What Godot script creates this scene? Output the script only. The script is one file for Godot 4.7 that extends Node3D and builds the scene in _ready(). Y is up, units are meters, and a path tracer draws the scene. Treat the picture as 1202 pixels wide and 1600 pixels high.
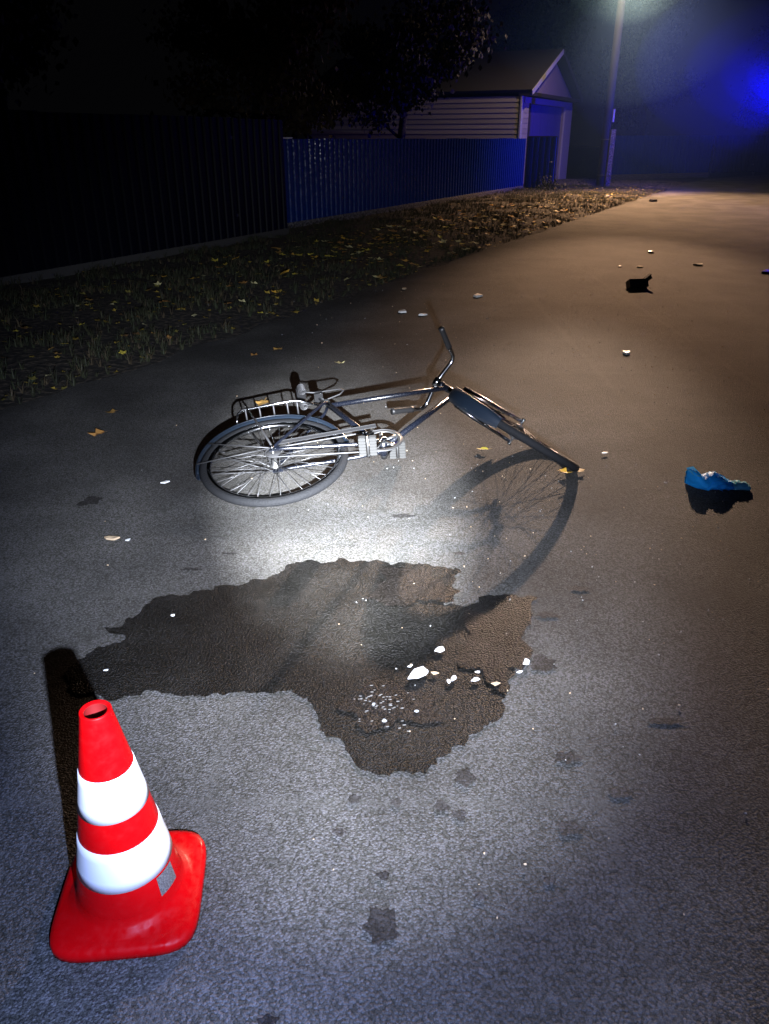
extends Node3D

# ---------------------------------------------------------------- state
var rng := RandomNumberGenerator.new()
var used := {}
var M := {}
const ROAD_O := Vector3(-4.53, 0, 0)          # left road edge, beside the camera
const ROAD_D := Vector3(0.456, 0, -0.89)      # along the road, away from the camera
const ROAD_N := Vector3(0.89, 0, 0.456)       # across the road, to the right

# ---------------------------------------------------------------- helpers
func lin(r: float, g: float, b: float, a := 1.0) -> Color:
	return Color(r, g, b, a).linear_to_srgb()

func numbered(called: String) -> String:
	if not used.has(called):
		used[called] = 0
		return called
	used[called] += 1
	return "%s_%03d" % [called, used[called]]

func tag(o: Node, label: String, category: String, group := "", kind := "") -> void:
	if label: o.set_meta("label", label)
	if category: o.set_meta("category", category)
	if group: o.set_meta("group", group)
	if kind: o.set_meta("kind", kind)

func thing(called: String, label: String, category: String, at := Vector3.ZERO, turn := 0.0, group := "") -> Node3D:
	var o := Node3D.new()
	o.name = numbered(called)
	add_child(o)
	o.position = at
	o.rotation.y = turn
	tag(o, label, category, group)
	return o

func mb() -> SurfaceTool:
	var st := SurfaceTool.new()
	st.begin(Mesh.PRIMITIVE_TRIANGLES)
	st.set_smooth_group(0)
	return st

func flat() -> SurfaceTool:
	var st := SurfaceTool.new()
	st.begin(Mesh.PRIMITIVE_TRIANGLES)
	st.set_smooth_group(0xFFFFFFFF)
	return st

func build(st: SurfaceTool, called: String, m: Material, parent: Node = null) -> MeshInstance3D:
	st.generate_normals()
	return put(st.commit(), called, m, parent)

func put(mesh: Mesh, called: String, m: Material, parent: Node = null) -> MeshInstance3D:
	var o := MeshInstance3D.new()
	o.mesh = mesh
	o.material_override = m
	if parent == null:
		o.name = numbered(called)
		add_child(o)
	else:
		o.name = called
		parent.add_child(o, true)
	return o

func tri(st: SurfaceTool, a: Vector3, b: Vector3, c: Vector3) -> void:
	st.add_vertex(a); st.add_vertex(b); st.add_vertex(c)

func quad(st: SurfaceTool, a: Vector3, b: Vector3, c: Vector3, d: Vector3) -> void:
	tri(st, a, b, c); tri(st, a, c, d)

# box with given axes; corners are sharp but flat shaded
func bar(st: SurfaceTool, c: Vector3, x: Vector3, y: Vector3, z: Vector3) -> void:
	# x, y, z are half-extent vectors (right handed)
	for s in [1.0, -1.0]:
		for k in 3:
			var n: Vector3 = [x, y, z][k] * s
			var a: Vector3 = [y, z, x][k]
			var b: Vector3 = [z, x, y][k] * s
			quad(st, c + n - a - b, c + n - a + b, c + n + a + b, c + n + a - b)

func box(st: SurfaceTool, c: Vector3, size: Vector3) -> void:
	bar(st, c, Vector3(size.x / 2, 0, 0), Vector3(0, size.y / 2, 0), Vector3(0, 0, size.z / 2))

# sweep a round section along points
func tube(st: SurfaceTool, p: Array, r, n := 10, closed := false) -> void:
	var count := p.size()
	var rings := []
	var nn := Vector3.ZERO
	for i in count:
		var t: Vector3
		if closed:
			t = p[(i + 1) % count] - p[(i - 1 + count) % count]
		else:
			t = p[min(i + 1, count - 1)] - p[max(i - 1, 0)]
		t = t.normalized()
		if i == 0:
			nn = t.cross(Vector3(0.31, 0.83, 0.46)).normalized()
		else:
			nn = (nn - t * nn.dot(t)).normalized()
		var b := t.cross(nn)
		var rr: float = r[i] if r is Array else r
		var ring := []
		for k in n:
			var a := TAU * k / n
			ring.append(p[i] + (nn * cos(a) + b * sin(a)) * rr)
		rings.append(ring)
	var last := count if closed else count - 1
	for i in last:
		var ra: Array = rings[i]
		var rb: Array = rings[(i + 1) % count]
		var shift := 0
		if closed and i == count - 1:
			var best := 1e9
			for k in n:
				var d: float = (rb[k] - ra[0]).length()
				if d < best:
					best = d; shift = k
		for k in n:
			var k2 := (k + 1) % n
			quad(st, ra[k], rb[(k + shift) % n], rb[(k2 + shift) % n], ra[k2])
	if not closed:
		for k in n:
			var k2 := (k + 1) % n
			tri(st, p[0], rings[0][k], rings[0][k2])
			tri(st, p[count - 1], rings[count - 1][k2], rings[count - 1][k])

# revolve (radius, height) pairs round an axis
func lathe(st: SurfaceTool, prof: Array, at := Vector3.ZERO, axis := Vector3.UP, n := 32, closed := false) -> void:
	var x := axis.cross(Vector3(0.2, 0.1, 0.97)).normalized()
	var z := x.cross(axis).normalized()
	var last := prof.size() if closed else prof.size() - 1
	for i in last:
		var a: Vector2 = prof[i]
		var b: Vector2 = prof[(i + 1) % prof.size()]
		for k in n:
			var c0 := x * cos(TAU * k / n) + z * sin(TAU * k / n)
			var c1 := x * cos(TAU * (k + 1) / n) + z * sin(TAU * (k + 1) / n)
			var a0 := at + axis * a.y + c0 * a.x
			var a1 := at + axis * a.y + c1 * a.x
			var b0 := at + axis * b.y + c0 * b.x
			var b1 := at + axis * b.y + c1 * b.x
			if a.x > 1e-6: tri(st, a0, a1, b1 if b.x > 1e-6 else b0)
			if b.x > 1e-6: tri(st, a0, b1, b0)

func mat(called: String, c: Color, rough := 0.7, metal := 0.0) -> StandardMaterial3D:
	var m := StandardMaterial3D.new()
	m.resource_name = called
	m.albedo_color = c
	m.roughness = rough
	m.metallic = metal
	M[called] = m
	return m

func noise_image(size: int, type: int, freq: float, oct: int, sd: int, ret := FastNoiseLite.RETURN_DISTANCE) -> Image:
	var n := FastNoiseLite.new()
	n.noise_type = type as FastNoiseLite.NoiseType
	n.seed = sd
	n.frequency = freq
	n.fractal_octaves = oct
	n.fractal_type = FastNoiseLite.FRACTAL_FBM if oct > 1 else FastNoiseLite.FRACTAL_NONE
	n.cellular_return_type = ret as FastNoiseLite.CellularReturnType
	n.cellular_jitter = 1.0
	return n.get_seamless_image(size, size)

func road(s: float, r: float, y := 0.0) -> Vector3:
	var bend := 33.0
	if s <= bend:
		return ROAD_O + ROAD_D * s + ROAD_N * r + Vector3(0, y, 0)
	var q := minf(s - bend, 16.0)
	var rest := s - bend - q
	var rad := 22.0                       # the road turns to the right
	var a := q / rad
	var c := ROAD_O + ROAD_D * bend + ROAD_N * rad
	var out := -ROAD_N * cos(a) + ROAD_D * sin(a)
	var fwd := ROAD_D * cos(a) + ROAD_N * sin(a)
	return c + out * (rad - r) + fwd * rest + Vector3(0, y, 0)

# ---------------------------------------------------------------- materials
var height_tex: ImageTexture
func make_materials() -> void:
	var S := 1024
	var stones := noise_image(S, FastNoiseLite.TYPE_CELLULAR, 0.17, 1, 11)
	var cells := noise_image(S, FastNoiseLite.TYPE_CELLULAR, 0.17, 1, 11, FastNoiseLite.RETURN_CELL_VALUE)
	var fine := noise_image(S, FastNoiseLite.TYPE_SIMPLEX, 0.22, 3, 5)
	var broad := noise_image(S, FastNoiseLite.TYPE_SIMPLEX, 0.02, 4, 9)
	for im in [stones, cells, fine, broad]: im.convert(Image.FORMAT_L8)
	var a: PackedByteArray = stones.get_data()
	var b: PackedByteArray = cells.get_data()
	var c: PackedByteArray = fine.get_data()
	var d: PackedByteArray = broad.get_data()
	var h := PackedByteArray(); h.resize(S * S)
	var al := PackedByteArray(); al.resize(S * S * 3)
	for i in S * S:
		var st := 1.0 - a[i] / 255.0
		var hh := 0.7 * st * (0.4 + 0.6 * b[i] / 255.0) + 0.3 * c[i] / 255.0
		h[i] = clampi(int(hh * 255.0), 0, 255)
		var v := 0.66 + 0.3 * (b[i] / 255.0 - 0.5) + 0.3 * (c[i] / 255.0 - 0.5) + 0.07 * (d[i] / 255.0 - 0.5) - (0.16 if st < 0.45 else 0.0)
		al[i * 3] = clampi(int(v * 255.0), 0, 255)
		al[i * 3 + 1] = clampi(int((v - 0.004) * 255.0), 0, 255)
		al[i * 3 + 2] = clampi(int((v - 0.02 + 0.05 * (b[i] / 255.0 - 0.5)) * 255.0), 0, 255)
	height_tex = ImageTexture.create_from_image(Image.create_from_data(S, S, false, Image.FORMAT_L8, h))
	var albedo := ImageTexture.create_from_image(Image.create_from_data(S, S, false, Image.FORMAT_RGB8, al))
	# slow mottling of the road surface: patches and faint longitudinal wear
	var mo := noise_image(512, FastNoiseLite.TYPE_SIMPLEX, 0.012, 5, 21)
	mo.convert(Image.FORMAT_L8)
	var md := mo.get_data()
	var m3 := PackedByteArray(); m3.resize(512 * 512 * 3)
	for i in 512 * 512:
		var v := 0.8 + 0.32 * (md[i] / 255.0 - 0.5)
		m3[i * 3] = clampi(int(v * 255), 0, 255)
		m3[i * 3 + 1] = clampi(int(v * 253), 0, 255)
		m3[i * 3 + 2] = clampi(int(v * 250), 0, 255)
	var mottle := ImageTexture.create_from_image(Image.create_from_data(512, 512, false, Image.FORMAT_RGB8, m3))
	var grime := ImageTexture.create_from_image(noise_image(512, FastNoiseLite.TYPE_SIMPLEX, 0.03, 5, 33))

	var asphalt := mat("asphalt", lin(0.29, 0.29, 0.295), 0.85)
	asphalt.albedo_texture = albedo
	asphalt.heightmap_enabled = true
	asphalt.heightmap_texture = height_tex
	asphalt.heightmap_scale = 0.5
	asphalt.vertex_color_use_as_albedo = true
	asphalt.detail_enabled = true
	asphalt.detail_albedo = mottle
	asphalt.detail_blend_mode = BaseMaterial3D.BLEND_MODE_MUL
	asphalt.detail_uv_layer = BaseMaterial3D.DETAIL_UV_2
	asphalt.metallic_specular = 0.35
	var wet := mat("wet_asphalt", lin(0.050, 0.049, 0.048), 0.42)
	wet.albedo_texture = albedo
	wet.heightmap_enabled = true
	wet.heightmap_texture = height_tex
	wet.heightmap_scale = 1.25
	wet.detail_enabled = true
	wet.detail_albedo = mottle
	wet.detail_blend_mode = BaseMaterial3D.BLEND_MODE_MUL
	wet.detail_uv_layer = BaseMaterial3D.DETAIL_UV_2
	wet.metallic_specular = 0.18
	var red := wet.duplicate() as StandardMaterial3D
	red.resource_name = "rusty_wet_asphalt"
	red.albedo_color = lin(0.058, 0.050, 0.047)
	M["rusty_wet"] = red
	var oil := wet.duplicate() as StandardMaterial3D
	oil.resource_name = "oily_asphalt"
	oil.albedo_color = lin(0.125, 0.12, 0.123)
	oil.roughness = 0.8
	oil.heightmap_scale = 0.3
	oil.metallic_specular = 0.3
	M["oil"] = oil

	var soil := mat("soil", lin(0.10, 0.078, 0.055), 0.95)
	soil.albedo_texture = grime
	soil.uv1_triplanar = true
	soil.uv1_world_triplanar = true
	soil.uv1_scale = Vector3(0.7, 0.7, 0.7)
	soil.heightmap_enabled = true
	soil.heightmap_texture = grime
	soil.heightmap_scale = 3.0
	var track := soil.duplicate() as StandardMaterial3D
	track.resource_name = "drive_dirt"
	track.albedo_color = lin(0.30, 0.24, 0.17)
	M["drive"] = track
	mat("grass", lin(0.035, 0.055, 0.018), 0.7).vertex_color_use_as_albedo = true
	M.grass.albedo_color = Color.WHITE
	mat("leaf", Color.WHITE, 0.65).vertex_color_use_as_albedo = true
	M.leaf.backlight_enabled = true
	M.leaf.backlight = Color(0.25, 0.22, 0.12)
	mat("crown", Color.WHITE, 0.7).vertex_color_use_as_albedo = true
	var bark := mat("bark", lin(0.09, 0.075, 0.06), 0.95)
	bark.albedo_texture = grime
	bark.uv1_triplanar = true
	bark.uv1_scale = Vector3(2, 0.5, 2)
	var bluef := mat("blue_sheet", lin(0.004, 0.03, 0.18), 0.38)
	bluef.roughness_texture = grime
	bluef.roughness = 0.85
	bluef.metallic_specular = 0.25
	bluef.uv1_triplanar = true
	bluef.uv1_world_triplanar = true
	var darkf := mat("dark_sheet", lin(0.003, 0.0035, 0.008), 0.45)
	darkf.metallic_specular = 0.2
	mat("cap_white", lin(0.75, 0.75, 0.72), 0.5)
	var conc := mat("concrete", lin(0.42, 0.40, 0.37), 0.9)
	conc.albedo_texture = grime
	conc.uv1_triplanar = true
	conc.uv1_world_triplanar = true
	conc.uv1_scale = Vector3(1.3, 1.3, 1.3)
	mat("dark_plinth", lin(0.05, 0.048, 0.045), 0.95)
	mat("siding", lin(0.33, 0.30, 0.23), 0.65)
	mat("siding_b", lin(0.29, 0.265, 0.205), 0.65)
	mat("trim", lin(0.34, 0.335, 0.31), 0.6)
	mat("gable", lin(0.22, 0.19, 0.16), 0.8)
	mat("roof", lin(0.013, 0.011, 0.010), 0.9)
	mat("door_blue", lin(0.05, 0.04, 0.24), 0.45)
	mat("pole", lin(0.035, 0.034, 0.033), 0.9)
	mat("galv", lin(0.4, 0.41, 0.42), 0.5, 0.8)
	var lens := mat("lamp_glow", lin(1, 0.9, 0.75), 0.4)
	lens.emission_enabled = true
	lens.emission = Color(1.0, 0.9, 0.72)
	lens.emission_energy_multiplier = 3.0
	var tl := mat("torch_glow", lin(1, 1, 1), 0.3)
	tl.emission_enabled = true
	tl.emission = Color(0.92, 0.96, 1.0)
	tl.emission_energy_multiplier = 1.5
	var be := mat("beacon_glow", lin(0.02, 0.02, 0.5), 0.2)
	be.emission_enabled = true
	be.emission = Color(0.06, 0.03, 1.0)
	be.emission_energy_multiplier = 1.2
	mat("cone_red", lin(0.46, 0.0015, 0.003), 0.4).metallic_specular = 0.25
	mat("cone_inside", lin(0.16, 0.004, 0.004), 0.6)
	mat("cone_white", lin(0.70, 0.72, 0.75), 0.6)
	M.cone_red.roughness_texture = grime
	M.cone_red.roughness = 0.75
	M.cone_red.uv1_triplanar = true
	M.cone_red.uv1_scale = Vector3(2.1, 2.1, 2.1)
	var stk := mat("sticker", lin(0.45, 0.42, 0.40), 0.6)
	stk.albedo_texture = grime
	stk.uv1_triplanar = true
	stk.uv1_scale = Vector3(14, 40, 14)
	mat("paint", lin(0.005, 0.0065, 0.012), 0.3).metallic_specular = 0.6
	M.paint.clearcoat_enabled = true
	M.paint.clearcoat = 0.5
	M.paint.clearcoat_roughness = 0.2
	M.paint.roughness_texture = grime
	M.paint.roughness = 0.6
	M.paint.uv1_triplanar = true
	M.paint.uv1_scale = Vector3(6, 6, 6)
	mat("chrome", lin(0.32, 0.33, 0.35), 0.17, 1.0)
	mat("spoke_steel", lin(0.10, 0.10, 0.105), 0.4, 0.7)
	mat("steel", lin(0.24, 0.24, 0.24), 0.42, 0.9)
	mat("dull_metal", lin(0.06, 0.06, 0.063), 0.5, 0.5)
	mat("rubber", lin(0.013, 0.0135, 0.015), 0.75).metallic_specular = 0.22
	M.rubber.heightmap_enabled = true
	M.rubber.heightmap_texture = height_tex
	M.rubber.heightmap_scale = 0.5
	M.rubber.uv1_triplanar = true
	M.rubber.uv1_scale = Vector3(0.8, 0.8, 0.8)
	mat("black", lin(0.012, 0.012, 0.013), 0.45)
	mat("pedal_grey", lin(0.035, 0.035, 0.034), 0.75)
	mat("fender", lin(0.009, 0.015, 0.025), 0.36).metallic_specular = 0.6
	mat("ceramic", lin(0.66, 0.67, 0.66), 0.5)
	mat("glass_bits", lin(0.3, 0.31, 0.31), 0.18).metallic_specular = 0.7
	mat("grit", lin(0.14, 0.14, 0.135), 0.6)
	mat("plastic_black", lin(0.012, 0.012, 0.016), 0.3)
	mat("tan", lin(0.45, 0.34, 0.22), 0.7)
	var gl := mat("glove", lin(0.02, 0.38, 0.95), 0.5)
	gl.metallic_specular = 0.2
	gl.backlight_enabled = true
	gl.backlight = Color(0.05, 0.25, 0.5)
	mat("glove_pale", lin(0.16, 0.55, 0.75), 0.6).metallic_specular = 0.25
	mat("van_paint", lin(0.05, 0.055, 0.07), 0.35)
	mat("van_glass", lin(0.01, 0.01, 0.012), 0.1)

# ---------------------------------------------------------------- setting
func setting() -> void:
	var st := mb()
	quad(st, Vector3(-120, -0.06, 30), Vector3(-120, -0.06, -160), Vector3(140, -0.06, -160), Vector3(140, -0.06, 30))
	tag(build(st, "ground", M.soil), "bare dark soil beyond the fences and beside the road", "", "", "structure")

	# the road sheet, its left edge crumbling a little
	var edge := FastNoiseLite.new()
	edge.frequency = 0.9
	edge.seed = 4
	edge.fractal_octaves = 4
	st = mb()
	var steps := 420
	var across := [0.0, 0.25, 0.6, 1.5, 2.6, 3.2, 3.5, 3.8, 4.2, 5.5, 7.3]
	for i in steps:
		for k in across.size() - 1:
			var ps := []
			var tones := []
			for q in [[i, k], [i + 1, k], [i + 1, k + 1], [i, k + 1]]:
				var s: float = -5.0 + 75.0 * q[0] / steps
				var r: float = across[q[1]]
				if q[1] < 2: r += edge.get_noise_2d(s, 0.0) * 0.22 - (0.18 if q[1] == 0 else 0.1)
				var p := road(s, r, -0.03 if q[1] == 0 else 0.0)
				ps.append(p)
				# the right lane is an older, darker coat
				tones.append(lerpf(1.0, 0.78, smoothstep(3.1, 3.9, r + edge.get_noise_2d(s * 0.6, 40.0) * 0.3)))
			for j in [0, 1, 2, 0, 2, 3]:
				var p: Vector3 = ps[j]
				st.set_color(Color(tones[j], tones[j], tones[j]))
				st.set_uv(Vector2(p.x, p.z) / 0.95)
				st.set_uv2(Vector2(p.x, p.z) / 6.3)
				st.add_vertex(p)
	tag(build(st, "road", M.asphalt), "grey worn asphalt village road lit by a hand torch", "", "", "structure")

	# the verge between road and fence, slightly humped
	var hump := FastNoiseLite.new()
	hump.frequency = 0.7
	hump.seed = 8
	st = mb()
	for i in 160:
		for k in 18:
			var ps := []
			for q in [[i, k], [i, k + 1], [i + 1, k + 1], [i + 1, k]]:
				ps.append(verge_point(hump, -5.0 + 39.0 * q[0] / 160.0, 0.12 - 4.6 * q[1] / 18.0))
			quad(st, ps[3], ps[2], ps[1], ps[0])
	tag(build(st, "verge", M.soil), "leaf strewn grass verge between the road and the fences", "", "", "structure")

	# dirt drive to the garage
	st = mb()
	for i in 12:
		for k in 8:
			var ps := []
			for q in [[i, k], [i, k + 1], [i + 1, k + 1], [i + 1, k]]:
				var s: float = 29.2 + 4.6 * q[0] / 12.0
				var r: float = 0.2 - 4.7 * q[1] / 8.0
				ps.append(verge_point(hump, s, r) + Vector3(0, 0.012, 0))
			quad(st, ps[3], ps[2], ps[1], ps[0])
	tag(build(st, "driveway", M.drive), "pale dirt drive in front of the garage", "", "", "structure")

	grass(hump)

func verge_point(n: FastNoiseLite, s: float, r: float) -> Vector3:
	var up := smoothstep(0.1, -0.9, r)
	return road(s, r, -0.02 + up * (0.06 + 0.05 * n.get_noise_2d(s, r)))

func multi(called: String, mesh: Mesh, m: Material, xf: Array, cols: Array, parent: Node = null) -> MultiMeshInstance3D:
	var mm := MultiMesh.new()
	mm.transform_format = MultiMesh.TRANSFORM_3D
	mm.use_colors = not cols.is_empty()
	mm.mesh = mesh
	mm.instance_count = xf.size()
	for i in xf.size():
		mm.set_instance_transform(i, xf[i])
		if not cols.is_empty(): mm.set_instance_color(i, cols[i])
	var o := MultiMeshInstance3D.new()
	o.multimesh = mm
	o.material_override = m
	if parent:
		o.name = called
		parent.add_child(o, true)
	else:
		o.name = numbered(called)
		add_child(o)
	return o

func grass(hump: FastNoiseLite) -> void:
	var st := mb()
	for k in 6:
		var a := TAU * k / 6.0 + rng.randf() * 0.8
		var d := Vector3(cos(a), 0, sin(a))
		var side := Vector3(-d.z, 0, d.x) * 0.003
		var base := d * rng.randf() * 0.02
		var hgt := rng.randf_range(0.035, 0.08)
		var mid := base + d * 0.015 + Vector3(0, hgt * 0.6, 0)
		var tip := base + d * rng.randf_range(0.03, 0.06) + Vector3(0, hgt, 0)
		quad(st, base - side, mid - side * 0.8, mid + side * 0.8, base + side)
		tri(st, mid - side * 0.8, tip, mid + side * 0.8)
	st.generate_normals()
	var mesh := st.commit()
	var xf := []
	var cols := []
	var clump := FastNoiseLite.new()
	clump.frequency = 0.8
	clump.seed = 77
	for i in 60000:
		var s := rng.randf_range(1.0, 34.0)
		var r := -rng.randf_range(0.02, 3.8)
		var thick := clump.get_noise_2d(s * 1.2, r * 1.2) * 0.9 + 0.25
		if s > 29.0 and s < 34.0: thick *= 0.12
		if rng.randf() > thick: continue
		var p := verge_point(hump, s, r)
		var sc := rng.randf_range(0.6, 1.3)
		xf.append(Transform3D(Basis(Vector3.UP, rng.randf() * TAU).scaled(Vector3(sc, sc * rng.randf_range(0.7, 1.2), sc)), p))
		var g := rng.randf_range(0.6, 1.3)
		var dry := rng.randf()
		cols.append(Color(0.022, 0.03, 0.012).lerp(Color(0.07, 0.052, 0.028), 1.0 if dry > 0.85 else dry * 0.35) * g)
	var o := multi("grass", mesh, M.grass, xf, cols)
	tag(o, "short dark grass growing on the roadside verge", "grass", "", "stuff")
	leaves(hump)

# a fallen maple-like leaf: lobed outline round a midrib, curled
func leaf_mesh(sd: int, curl: float, lobed: bool) -> Mesh:
	var r := RandomNumberGenerator.new()
	r.seed = sd
	var st := flat()
	var outline := []
	var rad := [0.18, 0.55, 0.42, 0.8, 0.5, 1.0, 0.5, 0.8, 0.42, 0.55] if lobed else [0.5, 0.55, 0.62, 0.74, 0.9, 1.0, 0.9, 0.74, 0.62, 0.55]
	for k in 10:
		var a := -PI / 2 + TAU * k / 10.0
		var q: float = rad[k] * r.randf_range(0.85, 1.1)
		var p := Vector3(cos(a) * q * (0.95 if lobed else 0.62), 0, sin(a) * q)
		p.y = curl * p.x * p.x + curl * 0.5 * p.z * p.z * signf(r.randf() - 0.3) + r.randf_range(0.0, 0.12)
		outline.append(p)
	var c := Vector3(0, 0.05, 0)
	for k in 10:
		tri(st, c, outline[k], outline[(k + 1) % 10])
	# stalk
	quad(st, outline[0] + Vector3(-0.025, 0, 0), outline[0] + Vector3(0.025, 0, 0), outline[0] + Vector3(0.03, 0.05, -0.45), outline[0] + Vector3(-0.01, 0.05, -0.45))
	st.generate_normals()
	return st.commit()

var leaf_kinds := []
func leaf_colour() -> Color:
	var k := rng.randf()
	if k < 0.5: return Color(0.52, 0.37, 0.06) * rng.randf_range(0.6, 1.2)
	if k < 0.75: return Color(0.34, 0.30, 0.07) * rng.randf_range(0.6, 1.2)
	if k < 0.92: return Color(0.24, 0.13, 0.05) * rng.randf_range(0.6, 1.2)
	return Color(0.5, 0.46, 0.26)

func leaf_basis(size: float) -> Basis:
	var b := Basis(Vector3.UP, rng.randf() * TAU) * Basis(Vector3(1, 0, 0.3).normalized(), rng.randf_range(-0.35, 0.35))
	return b.scaled(Vector3(size, size, size))

var leaf_mats := []
func leaves(hump: FastNoiseLite) -> void:
	for i in 5: leaf_kinds.append(leaf_mesh(100 + i, rng.randf_range(0.1, 0.55), i != 2))
	for c in [[0.80, 0.46, 0.06], [0.7, 0.58, 0.08], [0.36, 0.18, 0.05], [0.7, 0.64, 0.32], [0.38, 0.22, 0.06]]:
		var m := StandardMaterial3D.new()
		m.resource_name = "leaf_tone"
		m.albedo_color = lin(c[0], c[1], c[2])
		m.roughness = 0.6
		m.backlight_enabled = true
		m.backlight = Color(0.25, 0.2, 0.1)
		leaf_mats.append(m)
	# the litter nobody could count
	for kind in 2:
		var xf := []
		var cols := []
		for i in 800:
			var s := rng.randf_range(2.0, 30.0)
			var r := -absf(rng.randfn(1.2, 0.95)) + 0.05
			if r < -3.6: continue
			xf.append(Transform3D(leaf_basis(rng.randf_range(0.025, 0.05)), verge_point(hump, s, r) + Vector3(0, rng.randf_range(0.015, 0.05), 0)))
			cols.append(leaf_colour() * 0.75)
		tag(multi("leaf_litter", leaf_kinds[kind], M.leaf, xf, cols), ["drift of small fallen leaves scattered through the verge grass", "brown and yellow leaf litter lying along the grass verge"][kind], "leaf litter", "", "stuff")
	# larger ones that can be told apart
	for i in 240:
		var s := rng.randf_range(5.5, 20.0) if i % 2 else rng.randf_range(9.5, 17.5)
		var r := -rng.randf_range(0.0, 2.4)
		var shape := rng.randi() % 5
		var tone := rng.randi() % 5
		var o := put(leaf_kinds[shape], "fallen_leaf", leaf_mats[tone])
		var p := verge_point(hump, s, r) + Vector3(0, rng.randf_range(0.03, 0.06), 0)
		o.transform = Transform3D(leaf_basis(rng.randf_range(0.06, 0.095) * lerpf(0.6, 1.0, smoothstep(6.0, 11.0, s))), p)
		var zone: String = "in front of the dark fence" if s < 10.5 else "where dark fence meets blue" if s < 15.0 else "below the blue fence"
		var side: String = "at the road edge" if r > -0.5 else "in mid verge" if r > -1.5 else "deep in the verge"
		tag(o, "%s %s leaf fallen %s %s" % [["orange yellow", "olive yellow", "dark brown", "pale cream", "tan brown"][tone], "oval" if shape == 2 else "lobed", side, zone], "leaf", "fallen leaves on the grass verge")

# profiled metal sheet
func sheet_mesh(w: float, h: float, pitch: float, depth: float) -> Mesh:
	var st := flat()
	var xs := []
	var n := int(round(w / pitch))
	for i in n:
		var x := i * w / n
		var p := w / n
		for q in [[0.0, 0.0], [0.42, 0.0], [0.5, 1.0], [0.92, 1.0]]:
			xs.append(Vector2(x + q[0] * p, q[1] * depth))
	xs.append(Vector2(w, 0))
	for i in xs.size() - 1:
		var a: Vector2 = xs[i]
		var b: Vector2 = xs[i + 1]
		quad(st, Vector3(a.x, 0, a.y), Vector3(a.x, h, a.y), Vector3(b.x, h, b.y), Vector3(b.x, 0, b.y))
		# back face, one millimetre of steel
		quad(st, Vector3(b.x, 0, b.y - 0.0012), Vector3(b.x, h, b.y - 0.0012), Vector3(a.x, h, a.y - 0.0012), Vector3(a.x, 0, a.y - 0.0012))
	st.generate_normals()
	return st.commit()

# a fence of profiled sheets from a to b
func fence(called: String, label: String, a: Vector3, b: Vector3, h: float, m: Material, lift: float, plinth: Material, cap: Material) -> Node3D:
	var dir := (b - a).normalized()
	var len_ := (b - a).length()
	var t := thing(called, label, "fence", a, atan2(-dir.z, dir.x))
	var n := int(round(len_ / 1.15))
	var w := len_ / n
	var mesh := sheet_mesh(w - 0.004, h, 0.165, 0.022)
	for i in n:
		var o := put(mesh, "sheet", m, t)
		o.position = Vector3(i * w, lift + sin(i * 2.3) * 0.006, 0.0)
		o.rotation.y = sin(i * 1.7) * 0.006
	for i in range(0, n + 1, 2):
		var st := flat()
		box(st, Vector3(i * w, (h + lift) / 2, -0.05), Vector3(0.06, h + lift - 0.04, 0.06))
		build(st, "post", M.dull_metal, t)
	for y in [0.3, h - 0.25]:
		var st := flat()
		box(st, Vector3(len_ / 2, lift + y, -0.018), Vector3(len_, 0.04, 0.025))
		build(st, "rail", M.dull_metal, t)
	if plinth:
		var st := flat()
		box(st, Vector3(len_ / 2, lift / 2 - 0.02, -0.01), Vector3(len_, lift + 0.06, 0.1))
		build(st, "plinth", plinth, t)
	if cap:
		var st := flat()
		box(st, Vector3(len_ / 2, lift + h + 0.012, 0.01), Vector3(len_, 0.02, 0.06))
		build(st, "cap_strip", cap, t)
	return t

func fences() -> void:
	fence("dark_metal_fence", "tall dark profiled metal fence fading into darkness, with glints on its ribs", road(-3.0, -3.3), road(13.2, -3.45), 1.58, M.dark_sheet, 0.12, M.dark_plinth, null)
	var t := fence("blue_metal_fence", "blue profiled metal fence running along the leafy verge to the garage", road(13.5, -3.85), road(26.6, -3.85), 1.30, M.blue_sheet, 0.13, M.concrete, null)
	var st := flat()
	box(st, Vector3(0.28, 1.445, 0.012), Vector3(0.5, 0.022, 0.05))
	var cap := build(st, "cap_strip", M.cap_white, t)
	cap.set_meta("label", "short pale strip capping the near end of the fence")
	# leaf of the gate, standing open towards the road
	var g := thing("gate_leaf", "blue metal gate leaf standing open at the end of the blue fence", "gate", road(26.65, -3.8), 0.0)
	var dir := ROAD_N
	g.rotation.y = atan2(-dir.z, dir.x) + 0.12
	var sm := put(sheet_mesh(0.84, 1.36, 0.165, 0.018), "sheet", M.blue_sheet, g)
	sm.position = Vector3(0.03, 0.1, 0.02)
	st = flat()
	for x in [0.015, 0.885]: box(st, Vector3(x, 0.78, 0), Vector3(0.03, 1.40, 0.03))
	for y in [0.085, 0.78, 1.475]: box(st, Vector3(0.45, y, -0.001), Vector3(0.838, 0.03, 0.026))
	build(st, "frame", M.dull_metal, g)
	st = mb()
	tube(st, [Vector3(0.8, 0.8, 0.03), Vector3(0.8, 0.8, 0.07), Vector3(0.7, 0.8, 0.07)], 0.008, 8)
	build(st, "handle", M.steel, g)
	# across the drive, where the road bends
	fence("far_blue_fence", "far blue metal fence beyond the lamp post, lit only at its top near end", Vector3(8.75, 0, -33.2), Vector3(13.6, 0, -35.5), 1.40, M.blue_sheet, 0.12, M.concrete, null)
	fence("distant_dark_fence", "distant dark fence closing off the road where it bends right", Vector3(13.75, 0, -35.55), Vector3(34, 0, -42.5), 1.42, M.dark_sheet, 0.12, null, null)

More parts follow.
